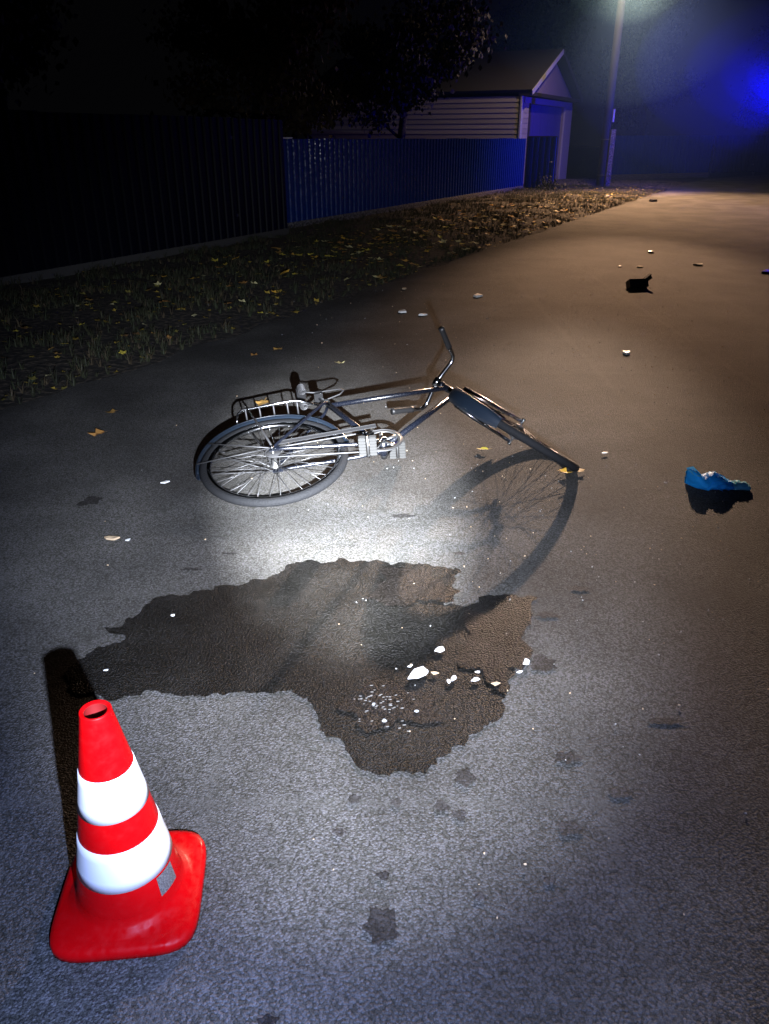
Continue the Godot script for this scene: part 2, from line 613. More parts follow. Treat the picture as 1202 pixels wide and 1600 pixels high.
# ---------------------------------------------------------------- garage
func garage() -> void:
	var t := thing("garage", "pale sided garage with a gable front, white door surround and dark blue door", "garage", road(28.3, -4.62), 0.0)
	t.rotation.y = atan2(-ROAD_D.z, ROAD_D.x)      # local x runs along the front, local z towards the road
	var W := 6.0
	var D := 8.0
	var EH := 2.62
	var AH := 3.95
	var st := flat()
	# core walls with thickness
	box(st, Vector3(0.08, EH / 2, -D / 2 - 0.05), Vector3(0.16, EH, D - 0.1))
	box(st, Vector3(W - 0.08, EH / 2, -D / 2 - 0.05), Vector3(0.16, EH, D - 0.1))
	box(st, Vector3(W / 2, EH / 2, -D + 0.08), Vector3(W - 0.32, EH, 0.16))
	box(st, Vector3(0.41, EH / 2, -0.09), Vector3(0.82, EH, 0.16))
	box(st, Vector3(W - 0.52, EH / 2, -0.09), Vector3(1.04, EH, 0.16))
	box(st, Vector3((0.82 + W - 1.04) / 2, 2.53, -0.09), Vector3(W - 1.86, 0.18, 0.16))
	build(st, "wall", M.gable, t)
	# siding on the side wall that faces along the road, board by board
	for i in 17:
		st = flat()
		var y0 := 0.06 + i * 0.15
		var z0 := -0.06
		var z1 := -D + 0.1
		var a := Vector3(-0.012, y0 + 0.146, z0)
		var b := Vector3(-0.026, y0, z0)
		quad(st, b, Vector3(b.x, b.y, z1), Vector3(a.x, a.y, z1), a)
		quad(st, a, Vector3(a.x, a.y, z1), Vector3(0.0, a.y, z1), Vector3(0.0, a.y, z0))
		quad(st, Vector3(0.0, y0, z0), Vector3(0.0, y0, z1), Vector3(b.x, b.y, z1), b)
		build(st, "siding_board", M.siding if i % 3 else M.siding_b, t)
	# short boards on the pier left of the door
	for i in 17:
		st = flat()
		var y0 := 0.06 + i * 0.15
		box(st, Vector3(0.49, y0 + 0.071, 0.004), Vector3(0.62, 0.138, 0.02))
		build(st, "siding_board", M.siding if i % 2 else M.siding_b, t)
	# white corner and door surround
	st = flat()
	box(st, Vector3(0.06, EH / 2, 0.012), Vector3(0.2, EH, 0.05))
	build(st, "corner_post", M.trim, t)
	st = flat()
	box(st, Vector3(W - 0.52, 1.22, 0.02), Vector3(0.95, 2.44, 0.06))
	build(st, "door_post", M.trim, t)
	st = flat()
	box(st, Vector3(W / 2 + 0.05, 2.52, 0.022), Vector3(W - 0.35, 0.17, 0.07))
	build(st, "door_lintel", M.trim, t)
	# door
	for i in 5:
		st = flat()
		var w := (W - 1.86) / 5.0
		box(st, Vector3(0.82 + w * (i + 0.5), 1.22, -0.1), Vector3(w - 0.012, 2.42, 0.04))
		build(st, "door_panel", M.door_blue, t)
	# gable
	st = flat()
	var a0 := Vector3(0, EH + 0.12, 0)
	var a1 := Vector3(W, EH + 0.12, 0)
	var ap := Vector3(W / 2, AH, 0)
	tri(st, a0, ap, a1)
	for q in [[a0, ap], [ap, a1], [a1, a0]]:
		quad(st, q[0], q[0] - Vector3(0, 0, 0.15), q[1] - Vector3(0, 0, 0.15), q[1])
	tri(st, a0 - Vector3(0, 0, 0.15), a1 - Vector3(0, 0, 0.15), ap - Vector3(0, 0, 0.15))
	build(st, "gable", M.gable, t)
	st = flat()
	box(st, Vector3(W / 2, EH + 0.06, 0.1), Vector3(W + 0.1, 0.1, 0.34))
	build(st, "cornice", M.roof, t)
	# roof slopes, with bargeboards
	for s in [-1.0, 1.0]:
		st = flat()
		var e := Vector3(W / 2 + s * (W / 2 + 0.07), EH + 0.1, 0)
		var r := Vector3(W / 2, AH + 0.1, 0)
		var along := (r - e) / 2.0
		var nrm := along.cross(Vector3(0, 0, 1)).normalized() * 0.04
		bar(st, (e + r) / 2 + Vector3(0, 0.03, -D / 2 + 0.1), along, nrm if s < 0 else -nrm, Vector3(0, 0, D / 2 + 0.25) * (-s))
		build(st, "roof", M.roof, t)
		st = flat()
		bar(st, (e + r) / 2 + Vector3(0, -0.02, 0.36), along, nrm.normalized() * 0.07 if s < 0 else -nrm.normalized() * 0.07, Vector3(0, 0, 0.012) * (-s))
		build(st, "bargeboard", M.trim if s < 0 else M.roof, t)

# ---------------------------------------------------------------- trees
func tree(label: String, at: Vector3, h: float, spread: float, sd: int, tone: Color, group := "") -> void:
	var r := RandomNumberGenerator.new()
	r.seed = sd
	var t := thing("tree", label, "tree", at, 0.0, group)
	var st := mb()
	var p := []
	var rad := []
	for i in 7:
		p.append(Vector3(r.randf_range(-0.12, 0.12) * i * 0.4, h * 0.75 * i / 6.0, r.randf_range(-0.12, 0.12) * i * 0.4))
		rad.append(lerpf(0.17, 0.04, i / 6.0) * h / 6.0)
	tube(st, p, rad, 9)
	build(st, "trunk", M.bark, t)
	var tips := []
	for k in 13:
		var y := r.randf_range(0.3, 0.78) * h
		var a := r.randf() * TAU
		var out := Vector3(cos(a), r.randf_range(0.35, 0.9), sin(a)).normalized() * spread * r.randf_range(0.55, 1.0)
		var b: Vector3 = p[clampi(int(y / (h * 0.75) * 6.0), 0, 6)]
		var lp := [b, b + out * 0.4 + Vector3(0, 0.1, 0), b + out * 0.75, b + out]
		st = mb()
		tube(st, lp, [0.05 * h / 6, 0.035 * h / 6, 0.02 * h / 6, 0.008], 6)
		build(st, "limb", M.bark, t)
		tips.append_array([lp[1], lp[2], lp[3], lp[3] + out * 0.1])
	tips.append(p[6] + Vector3(0, h * 0.1, 0))
	tips.append(p[6] + Vector3(0, h * 0.2, 0))
	var lf := flat()
	quad(lf, Vector3(0, 0, 0), Vector3(-0.5, 0.1, 0.6), Vector3(0, 0.0, 1.4), Vector3(0.5, 0.1, 0.6))
	lf.generate_normals()
	var mesh := lf.commit()
	var xf := []
	var cols := []
	for c in tips:
		var sz := r.randf_range(0.35, 0.75) * h / 6.0
		for i in 170:
			var o := Vector3(r.randfn(), r.randfn() * 0.7, r.randfn()) * sz * 0.55
			var s := r.randf_range(0.07, 0.13)
			var bs := Basis.from_euler(Vector3(r.randf() * TAU, r.randf() * TAU, r.randf() * TAU)).scaled(Vector3(s, s, s))
			xf.append(Transform3D(bs, c + o))
			cols.append(tone * r.randf_range(0.2, 0.75))
	var cr := multi("crown", mesh, M.crown, xf, cols, t)
	cr.set_meta("kind", "stuff")

func trees() -> void:
	tree("brownish leafy tree behind the dark fence, farthest from the garage", road(11.5, -7.6), 5.6, 2.0, 1, Color(0.07, 0.065, 0.025))
	tree("broad autumn tree behind the middle of the blue fence", road(18.0, -7.2), 5.2, 2.2, 2, Color(0.11, 0.07, 0.03))
	tree("dim autumn tree behind the blue fence, covering part of the garage siding", road(24.3, -6.9), 5.6, 2.1, 3, Color(0.04, 0.031, 0.014))
	tree("dark tree standing behind the garage roof", road(38.5, -9.0), 7.5, 2.8, 4, Color(0.045, 0.06, 0.025))
	tree("dark green tree behind the far blue fence, right of the lamp post", Vector3(12.0, 0, -40.5), 7.0, 3.0, 5, Color(0.04, 0.06, 0.025))
	tree("dark tree behind the distant fence where the road bends", Vector3(20.5, 0, -43.5), 7.5, 3.2, 6, Color(0.04, 0.06, 0.025))
	# low bush at the gate's foot
	var b := thing("bush", "low dark bush at the foot of the open gate leaf", "bush", road(26.2, -2.95))
	var lf := flat()
	quad(lf, Vector3(0, 0, 0), Vector3(-0.4, 0.1, 0.6), Vector3(0, 0.0, 1.4), Vector3(0.4, 0.1, 0.6))
	lf.generate_normals()
	var xf := []
	var cols := []
	for i in 900:
		var o := Vector3(rng.randfn() * 0.16, absf(rng.randfn()) * 0.17, rng.randfn() * 0.16)
		var s := rng.randf_range(0.03, 0.055)
		xf.append(Transform3D(Basis.from_euler(Vector3(rng.randf() * TAU, rng.randf() * TAU, 0)).scaled(Vector3(s, s, s)), o))
		cols.append(Color(0.02, 0.024, 0.012) * rng.randf_range(0.5, 1.4))
	multi("foliage", lf.commit(), M.crown, xf, cols, b).set_meta("kind", "stuff")
	var st := mb()
	for k in 5:
		var a := TAU * k / 5.0
		tube(st, [Vector3.ZERO, Vector3(cos(a) * 0.1, 0.15, sin(a) * 0.1), Vector3(cos(a) * 0.2, 0.34, sin(a) * 0.2)], [0.012, 0.008, 0.004], 5)
	build(st, "stem", M.bark, b)

# ---------------------------------------------------------------- lamp post
const LAMP_AT := Vector3(6.5, 6.2, -24.9)
func lamp_post() -> void:
	var base := Vector3(6.77, 0, -26.34)
	var t := thing("street_lamp", "tall pale street lamp post standing on the verge beyond the garage", "street lamp", base)
	var st := mb()
	tube(st, [Vector3(0, -0.1, 0), Vector3(0.02, 4, 0), Vector3(0.05, 7.6, 0)], [0.13, 0.115, 0.095], 14)
	build(st, "post", M.pole, t)
	st = flat()
	box(st, Vector3(0.2, 0.8, 0.06), Vector3(0.14, 1.75, 0.16))
	build(st, "concrete_stub", M.concrete, t)
	for y in [0.4, 1.4]:
		st = mb()
		var ring := []
		for k in 20: ring.append(Vector3(0.1 + cos(TAU * k / 20) * 0.235, y, 0.03 + sin(TAU * k / 20) * 0.165))
		tube(st, ring, 0.008, 6, true)
		build(st, "wire_tie", M.dull_metal, t)
	st = flat()
	box(st, Vector3(0.16, 2.05, 0.03), Vector3(0.05, 0.35, 0.14))
	build(st, "number_plate", M.galv, t)
	var l := LAMP_AT - base
	st = mb()
	tube(st, [Vector3(0.04, 5.65, 0.05), Vector3(0.0, 6.1, 0.3), Vector3(-0.08, 6.35, 0.7), l + Vector3(0.04, 0.14, -0.2)], 0.025, 10)
	build(st, "arm", M.galv, t)
	st = mb()
	lathe(st, [Vector2(0.0, 0.17), Vector2(0.1, 0.165), Vector2(0.16, 0.13), Vector2(0.2, 0.06), Vector2(0.21, 0.03), Vector2(0.19, 0.03), Vector2(0.0, 0.06)], l, Vector3.UP, 24)
	build(st, "lamp_shade", M.galv, t)
	st = mb()
	lathe(st, [Vector2(0.0, 0.058), Vector2(0.15, 0.05), Vector2(0.14, 0.015), Vector2(0.0, 0.0)], l, Vector3.UP, 20)
	build(st, "lamp_glass", M.lamp_glow, t)

# ---------------------------------------------------------------- road marks and wet patch
# xz outlines on the road, roughened, as thin sheets
func roughen(pts: Array, step: float, amp: float, sd: int) -> PackedVector2Array:
	var n := FastNoiseLite.new()
	n.seed = sd
	n.frequency = 13.0
	n.fractal_octaves = 4
	var out := PackedVector2Array()
	for i in pts.size():
		var a: Vector2 = pts[i]
		var b: Vector2 = pts[(i + 1) % pts.size()]
		var cnt := maxi(1, int((b - a).length() / step))
		var nr := (b - a).normalized().orthogonal()
		for k in cnt:
			var p := a.lerp(b, float(k) / cnt)
			out.append(p + nr * n.get_noise_2d(p.x, p.y) * amp + Vector2(n.get_noise_2d(p.y + 7, p.x), n.get_noise_2d(p.x, p.y - 9)) * amp * 0.6)
	var best := out
	var area := 0.0
	for q in Geometry2D.offset_polygon(out, 0.0015):      # drops the loops where the outline crosses itself
		var w := 0.0
		for k in q.size(): w += q[k].cross(q[(k + 1) % q.size()])
		if absf(w) > area:
			area = absf(w)
			best = q
	return best

func sheet(poly: PackedVector2Array, y: float, called: String, m: Material) -> MeshInstance3D:
	var idx := Geometry2D.triangulate_polygon(poly)
	var st := mb()
	for i in range(0, idx.size(), 3):
		var v := [poly[idx[i]], poly[idx[i + 1]], poly[idx[i + 2]]]
		if (v[1] - v[0]).cross(v[2] - v[0]) < 0.0: v = [v[0], v[2], v[1]]
		for p in v:
			st.set_normal(Vector3.UP)
			st.set_uv(p / 0.95)
			st.set_uv2(p / 1.9)
			st.add_vertex(Vector3(p.x, y, p.y))
	return put(st.commit(), called, m)

func blob(c: Vector2, rx: float, rz: float, sd: int, n := 44) -> PackedVector2Array:
	var r := FastNoiseLite.new()
	r.seed = sd
	r.frequency = 1.0
	r.fractal_type = FastNoiseLite.FRACTAL_NONE
	var out := PackedVector2Array()
	for k in n:
		var a := TAU * k / n
		var q := 0.92 + 0.4 * r.get_noise_2d(cos(a) * 0.8, sin(a) * 0.8) + 0.16 * r.get_noise_2d(cos(a) * 2.2 + 9.0, sin(a) * 2.2) + 0.09 * r.get_noise_2d(cos(a) * 5.0, sin(a) * 5.0 + 9.0)
		out.append(c + Vector2(cos(a) * rx, sin(a) * rz) * maxf(q, 0.25))
	return out

func marks() -> void:
	var P := [[-0.961, -1.873], [-0.945, -1.936], [-0.905, -1.992], [-0.833, -2.054], [-0.898, -2.107], [-0.831, -2.19], [-0.804, -2.29], [-0.68, -2.332], [-0.52, -2.388], [-0.38, -2.465], [-0.342, -2.551], [-0.221, -2.566], [-0.002, -2.551], [0.237, -2.517], [0.274, -2.503], [0.238, -2.366], [0.2, -2.249], [0.296, -2.261], [0.403, -2.324], [0.512, -2.303], [0.481, -2.144], [0.429, -2.054], [0.394, -1.889], [0.35, -1.785], [0.306, -1.662], [0.222, -1.612], [0.147, -1.517], [0.063, -1.461], [-0.002, -1.468], [-0.067, -1.505], [-0.103, -1.563], [-0.149, -1.624], [-0.2, -1.715], [-0.224, -1.785], [-0.336, -1.79], [-0.465, -1.785], [-0.553, -1.765], [-0.691, -1.799], [-0.762, -1.756], [-0.872, -1.785]]
	var pts := []
	for q in P: pts.append(Vector2(q[0], q[1]))
	var wet := sheet(roughen(pts, 0.012, 0.03, 3), 0.004, "wet_patch", M.wet_asphalt)
	tag(wet, "large dark wet patch spread over the asphalt between the cone and the bicycle", "wet patch")
	var rusts := [[0.09, -2.36, 0.15, 0.14, "rusty brown tinge in the upper middle of the wet patch"], [0.33, -2.02, 0.11, 0.2, "rusty brown tinge along the right side of the wet patch, past the white fragments"], [0.02, -1.72, 0.14, 0.1, "rusty brown tinge in the lower part of the wet patch"]]
	for i in rusts.size():
		var q: Array = rusts[i]
		tag(sheet(blob(Vector2(q[0], q[1]), q[2], q[3], 60 + i, 44), 0.008, "wet_patch", M.rusty_wet), q[4], "stain")
	var S := [[-0.008, -1.05, 0.036, 0.045, "round dark drip stain, the largest near the bottom of the road"], [0.487, -1.925, 0.045, 0.04, "dark stain right of the wet patch beside a white chip"], [0.472, -1.528, 0.035, 0.022, "dark smear well to the right of the wet patch's lower tip"], [0.58, -1.409, 0.028, 0.018, "dark smear, rightmost of the lower stains"], [0.2, -1.461, 0.026, 0.03, "faint dark spot just below the wet patch's right side"], [0.137, -1.364, 0.018, 0.018, "small dark spot, upper left of a close pair below the wet patch"], [0.178, -1.339, 0.018, 0.016, "small dark spot, lower right of a close pair below the wet patch"], [-0.072, -1.388, 0.017, 0.014, "small dark spot left below the wet patch's lower tip"], [0.029, -1.378, 0.014, 0.014, "small dark spot straight below the wet patch's lower tip"], [-0.105, -1.288, 0.015, 0.012, "small dark spot, left one between the wet patch and the large drip"], [-0.001, -1.171, 0.014, 0.012, "small dark spot just above the large round drip stain"], [0.693, -2.358, 0.035, 0.016, "dark flat smear to the right of the wheel's ring shadow"], [0.775, -1.667, 0.05, 0.014, "long thin dark smear at the right of the road"], [0.43, -1.30, 0.03, 0.024, "dark spot in the lower right of the road"], [0.55, -2.19, 0.04, 0.018, "dark smear just right of the wet patch's upper corner"], [-0.60, -2.62, 0.03, 0.008, "thin dark scratch left of the bright torch spot"], [-0.72, -2.5, 0.04, 0.009, "short dark scratch above the wet patch's left arm"], [-1.30, -3.1, 0.045, 0.05, "brownish stain far left on the dark part of the road"], [0.08, -2.95, 0.05, 0.02, "dark smudge right above the bright torch spot"], [0.29, -2.62, 0.02, 0.012, "small dark speck above the dry notch of the wet patch"], [-0.72, -0.86, 0.02, 0.018, "small dark spot left of the cone's foot"], [-0.21, -0.86, 0.018, 0.016, "small dark spot at the lowest middle of the road"], [0.20, -1.12, 0.012, 0.012, "tiny dark spot right of the large round drip"], [0.36, -1.16, 0.014, 0.01, "tiny dark speck low in the road, right of the drips"]]
	for i in S.size():
		var q: Array = S[i]
		tag(sheet(blob(Vector2(q[0], q[1]), q[2], q[3], 300 + i), 0.004, "stain", M.oil), q[4], "stain", "dark stains on the asphalt")

# irregular broken chip
func chip_mesh(sd: int, thick: float) -> Mesh:
	var r := RandomNumberGenerator.new()
	r.seed = sd
	var st := flat()
	var top := []
	var bot := []
	var n := 7
	for k in n:
		var a := TAU * (k + r.randf_range(-0.3, 0.3)) / n
		var q := r.randf_range(0.45, 1.0)
		top.append(Vector3(cos(a) * q, thick + r.randf_range(0, thick), sin(a) * q * 0.8))
		bot.append(Vector3(cos(a) * q * 1.05, 0, sin(a) * q * 0.85))
	for k in n:
		var j := (k + 1) % n
		tri(st, Vector3(0, thick * 1.6, 0), top[k], top[j])
		quad(st, top[j], top[k], bot[k], bot[j])
		tri(st, Vector3.ZERO, bot[j], bot[k])
	st.generate_normals()
	return st.commit()

func debris() -> void:
	# white and tan fragments in the wet patch
	var C := [[0.102, -1.866, 0.042, 1, "ceramic", "largest white fragment lying in the wet patch", 0.5], [0.172, -1.99, 0.025, 2, "ceramic", "white fragment alone in the upper part of the wet patch", 0.4], [0.15, -1.87, 0.014, 3, "tan", "small tan fragment touching the largest white fragment", 0.0], [0.206, -1.845, 0.02, 4, "ceramic", "white chip in the middle of the row of fragments", 1.0], [0.188, -1.83, 0.014, 5, "ceramic", "broken whitish crumb beside the middle white chip", 2.0], [0.268, -1.838, 0.017, 6, "ceramic", "white chip right of the middle of the wet patch", 0.2], [0.28, -1.876, 0.011, 7, "ceramic", "tiny white sliver above the right hand white chip", 0.1], [0.433, -1.922, 0.024, 8, "ceramic", "white chip on dry asphalt just outside the wet patch's right edge", 0.9], [0.405, -1.875, 0.013, 9, "ceramic", "small white chip on the right border of the wet patch", 0.3], [0.325, -1.82, 0.016, 10, "tan", "tan crumb near the lower right border of the wet patch", 0.3], [0.078, -1.905, 0.010, 11, "ceramic", "tiny white crumb just above the largest white fragment", 0.3], [-1.02, -3.29, 0.028, 12, "ceramic", "single white scrap on the dark road left of the bicycle wheel", 0.3], [-1.02, -2.72, 0.014, 13, "ceramic", "pale chip left of the wet patch's upper arm", 0.3], [-1.09, -2.73, 0.035, 14, "tan", "thin pale sliver on the dark road at the left", 0.2], [1.117, -3.66, 0.02, 15, "ceramic", "bright white chip right of the front wheel, before the blue glove", 0.2], [-0.835, -1.885, 0.010, 16, "ceramic", "tiny white crumb in the left tip of the wet patch", 0.2], [-0.71, -2.18, 0.011, 17, "ceramic", "small white crumb in the left arm of the wet patch", 0.2], [0.09, -1.70, 0.011, 18, "glass_bits", "small glassy splinter in the lower wet patch", 0.2], [-0.03, -1.73, 0.010, 19, "glass_bits", "glinting splinter at the lower left of the wet patch", 0.9], [0.0, -1.66, 0.013, 20, "glass_bits", "glinting splinter nearest the wet patch's lower tip", 0.4]]
	for q in C:
		var o := put(chip_mesh(q[3] * 13 + 1, 0.12), "fragment", M[q[4]])
		o.transform = Transform3D(Basis(Vector3.UP, q[6]) * Basis(Vector3(1, 0, 0), 0.06), Vector3(q[0], 0.01, q[1])).scaled_local(Vector3(q[2] * 0.95, q[2], q[2] * 0.72))
		tag(o, q[5], "fragment", "broken fragments on the road")
	# pieces farther up the road
	var F := [[0.16, -7.22, 0.06, 31, "ceramic", "pale crumpled scrap beyond the handlebar, left one of two"], [0.34, -7.08, 0.06, 32, "ceramic", "pale crumpled scrap beyond the handlebar, right one of two"], [0.95, -8.0, 0.075, 33, "ceramic", "thin whitish scrap farther up the road past the handlebar"], [1.80, -5.70, 0.055, 34, "ceramic", "whitish broken piece casting a shadow up the road from the blue glove"], [3.17, -9.95, 0.06, 35, "tan", "small tan piece beside the dark part far up the road"], [3.94, -10.11, 0.07, 36, "ceramic", "pale scrap far up the road, right of the black part"], [4.55, -9.5, 0.11, 37, "plastic_black", "dark scrap at the right border far up the road"], [3.72, -11.3, 0.075, 38, "plastic_black", "small black lump far up the road behind the black part"], [2.93, -10.0, 0.04, 39, "ceramic", "bright dot like chip left of the small tan piece"], [0.21, -8.42, 0.045, 40, "tan", "small brown lump near the verge up the road"], [6.75, -20.93, 0.2, 41, "plastic_black", "dark flat scrap at the road edge near the lamp post"], [6.0, -22.5, 0.14, 42, "ceramic", "pale scrap on the verge near the lamp post"]]
	for q in F:
		var o := put(chip_mesh(q[3] * 7 + 3, 0.16), "fragment", M[q[4]])
		o.transform = Transform3D(Basis(Vector3.UP, q[3] * 0.7), Vector3(q[0], 0.004, q[1])).scaled_local(Vector3(q[2], q[2], q[2]))
		tag(o, q[5], "fragment", "broken fragments on the road")
	# black broken moulding up the road: a flat back with a raised horn
	var b := thing("broken_part", "black broken plastic part with a raised tip far up the road", "broken part", Vector3(2.70, 0.0, -8.5), 0.15)
	b.scale = Vector3(0.8, 0.8, 0.8)
	var st := flat()
	bar(st, Vector3(0, 0.05, 0), Vector3(0.13, 0.0, 0), Vector3(0, 0.045, -0.03), Vector3(0, 0.03, 0.05))
	build(st, "shell", M.plastic_black, b)
	st = flat()
	bar(st, Vector3(0.13, 0.10, -0.04), Vector3(0.06, 0.045, 0), Vector3(-0.015, 0.02, 0), Vector3(0, 0, 0.04))
	build(st, "horn", M.plastic_black, b)
	st = flat()
	bar(st, Vector3(-0.01, 0.101, -0.035), Vector3(0.09, 0.004, 0), Vector3(0, 0.006, 0), Vector3(0, 0, 0.025))
	bar(st, Vector3(0.14, 0.135, -0.04), Vector3(0.05, 0.038, 0), Vector3(-0.004, 0.005, 0), Vector3(0, 0, 0.03))
	build(st, "bright_edge", M.ceramic, b)
	# glass crumbs, past counting
	for kind in 2:
		var xf := []
		for i in 330:
			var p: Vector2
			if i % 3 == 0:
				p = Vector2(rng.randfn(0.0, 0.9) + 1.6, rng.randfn(0.0, 2.0) - 6.0)
			elif i % 3 == 1:
				p = Vector2(rng.randfn(0.0, 0.55) + 0.85, rng.randfn(0.0, 0.9) - 2.6)
			else:
				p = Vector2(rng.randf_range(-1.2, 3.2), rng.randf_range(-9.0, -1.0))
			if p.y > -0.9 or p.x < p.y * -0.45 - 4.3 + 0.3 - 4.0: continue
			var s := rng.randf_range(0.0018, 0.005) * (1.0 + maxf(0.0, -p.y - 3.0) * 0.12)
			xf.append(Transform3D(Basis(Vector3.UP, rng.randf() * TAU) * Basis(Vector3.RIGHT, rng.randf_range(-0.5, 0.5)).scaled(Vector3(s, s, s)), Vector3(p.x, 0.005, p.y)))
		tag(multi("glass_crumbs", chip_mesh(900 + kind, 0.5), M.glass_bits if kind else M.tan, xf, []), ["pale gritty crumbs sprinkled over the road round the bicycle", "tiny glinting glass crumbs sprinkled over the road"][kind], "glass crumbs", "", "stuff")
	# pale gritty smear in the lower part of the wet patch
	var sx := []
	for i in 60:
		var p := Vector2(rng.randfn(0.0, 0.035) - 0.005, rng.randfn(0.0, 0.05) - 1.72)
		var sc := rng.randf_range(0.0014, 0.0036)
		sx.append(Transform3D(Basis(Vector3.UP, rng.randfn(0.6, 0.5)).scaled(Vector3(sc * 1.8, sc, sc * 0.7)), Vector3(p.x, 0.012, p.y)))
	tag(multi("pale_grit", chip_mesh(77, 0.3), M.grit, sx, []), "pale gritty smear in the lower part of the wet patch", "grit", "", "stuff")
	# leaves on the road
	var Lv := [[0.85, -3.40, 0.05, 0, "orange leaf at the tip of the front wheel, left one of the pair"], [0.93, -3.42, 0.045, 4, "orange leaf at the tip of the front wheel, right one of the pair"], [0.51, -3.70, 0.04, 1, "curled tan leaf below the front fender"], [-0.80, -5.78, 0.07, 4, "brown leaf on the road behind the bicycle, near the verge"], [-0.31, -5.37, 0.06, 3, "pale yellow leaf on the road between rack and verge"], [-0.73, -4.48, 0.08, 4, "yellow brown leaf lying just behind the luggage rack"], [-1.58, -4.3, 0.06, 4, "orange brown leaf on the dark road at the left, farther one"], [-1.53, -3.93, 0.065, 2, "orange brown leaf on the dark road at the left, nearer one"], [-0.95, -5.6, 0.045, 2, "small dark leaf near the verge left of the bicycle"]]
	for q in Lv:
		var o := put(leaf_kinds[(int(q[3]) + 1) % 5], "fallen_leaf", leaf_mats[q[3]])
		o.transform = Transform3D(Basis(Vector3.UP, q[0] * 9.0) * Basis(Vector3.RIGHT, 0.12), Vector3(q[0], 0.014, q[1])).scaled_local(Vector3(q[2], q[2] * 1.2, q[2]))
		tag(o, q[4], "leaf", "fallen leaves on the road")

# ---------------------------------------------------------------- traffic cone
func cone() -> void:
	var t := thing("traffic_cone", "red and white striped traffic cone standing by the wet patch", "traffic cone", Vector3(-0.535, 0.0, -1.128), 0.10)
	# square foot with round corners and a raised round shoulder
	var st := mb()
	var rings := []
	var prof := [[1.0, 0.0], [1.0, 0.012], [0.985, 0.02], [0.93, 0.024], [0.86, 0.027]]
	var n := 64
	var half := 0.147
	for q in prof:
		var ring := []
		for k in n:
			var a := TAU * k / n
			var e := 5.0
			var c := cos(a)
			var s := sin(a)
			var rr := half / pow(pow(absf(c), e) + pow(absf(s), e), 1.0 / e)
			ring.append(Vector3(c * rr * q[0], q[1], s * rr * q[0]))
		rings.append(ring)
	for q in [[0.124, 0.0285], [0.119, 0.034], [0.112, 0.038], [0.107, 0.044], [0.104, 0.06]]:
		var ring := []
		for k in n:
			var a := TAU * k / n
			ring.append(Vector3(cos(a) * q[0], q[1], sin(a) * q[0]))
		rings.append(ring)
	for i in rings.size() - 1:
		for k in n:
			var j := (k + 1) % n
			quad(st, rings[i][k], rings[i][j], rings[i + 1][j], rings[i + 1][k])
	for k in n: tri(st, Vector3.ZERO, rings[0][(k + 1) % n], rings[0][k])
	build(st, "foot", M.cone_red, t)
	var rad := func(y: float) -> float: return lerpf(0.104, 0.029, (y - 0.06) / 0.435)
	var seg := [[0.06, 0.12, "cone_red", "body"], [0.12, 0.21, "cone_white", "reflective_band"], [0.21, 0.276, "cone_red", "body"], [0.276, 0.368, "cone_white", "reflective_band"], [0.368, 0.494, "cone_red", "body"]]
	for q in seg:
		st = mb()
		var pr := []
		var proud: float = 0.0012 if q[2] == "cone_white" else 0.0
		if proud > 0: pr.append(Vector2(rad.call(q[0]) - 0.001, q[0]))
		for k in 5:
			var y := lerpf(q[0], q[1], k / 4.0)
			pr.append(Vector2(rad.call(y) + proud, y))
		if proud > 0: pr.append(Vector2(rad.call(q[1]) - 0.001, q[1]))
		lathe(st, pr, Vector3.ZERO, Vector3.UP, 48)
		build(st, q[3], M[q[2]], t)
	st = mb()
	lathe(st, [Vector2(0.0293, 0.494), Vector2(0.029, 0.498), Vector2(0.0265, 0.499), Vector2(0.021, 0.495)], Vector3.ZERO, Vector3.UP, 40)
	build(st, "rim", M.cone_red, t)
	st = mb()
	lathe(st, [Vector2(0.0211, 0.4952), Vector2(0.027, 0.40), Vector2(0.0, 0.39)], Vector3.ZERO, Vector3.UP, 32)
	build(st, "inside", M.cone_inside, t)
	# small paper sticker low on the right side
	st = flat()
	for k in 4:
		var a0 := lerpf(-0.12, 0.36, k / 4.0) + 0.35
		var a1 := lerpf(-0.12, 0.36, (k + 1) / 4.0) + 0.35
		var lo := 0.07
		var hi := 0.116
		var f := func(a: float, y: float) -> Vector3: return Vector3(cos(a) * (rad.call(y) + 0.0016), y, sin(a) * (rad.call(y) + 0.0016))
		quad(st, f.call(a0, lo), f.call(a1, lo), f.call(a1, hi), f.call(a0, hi))
	build(st, "sticker", M.sticker, t)

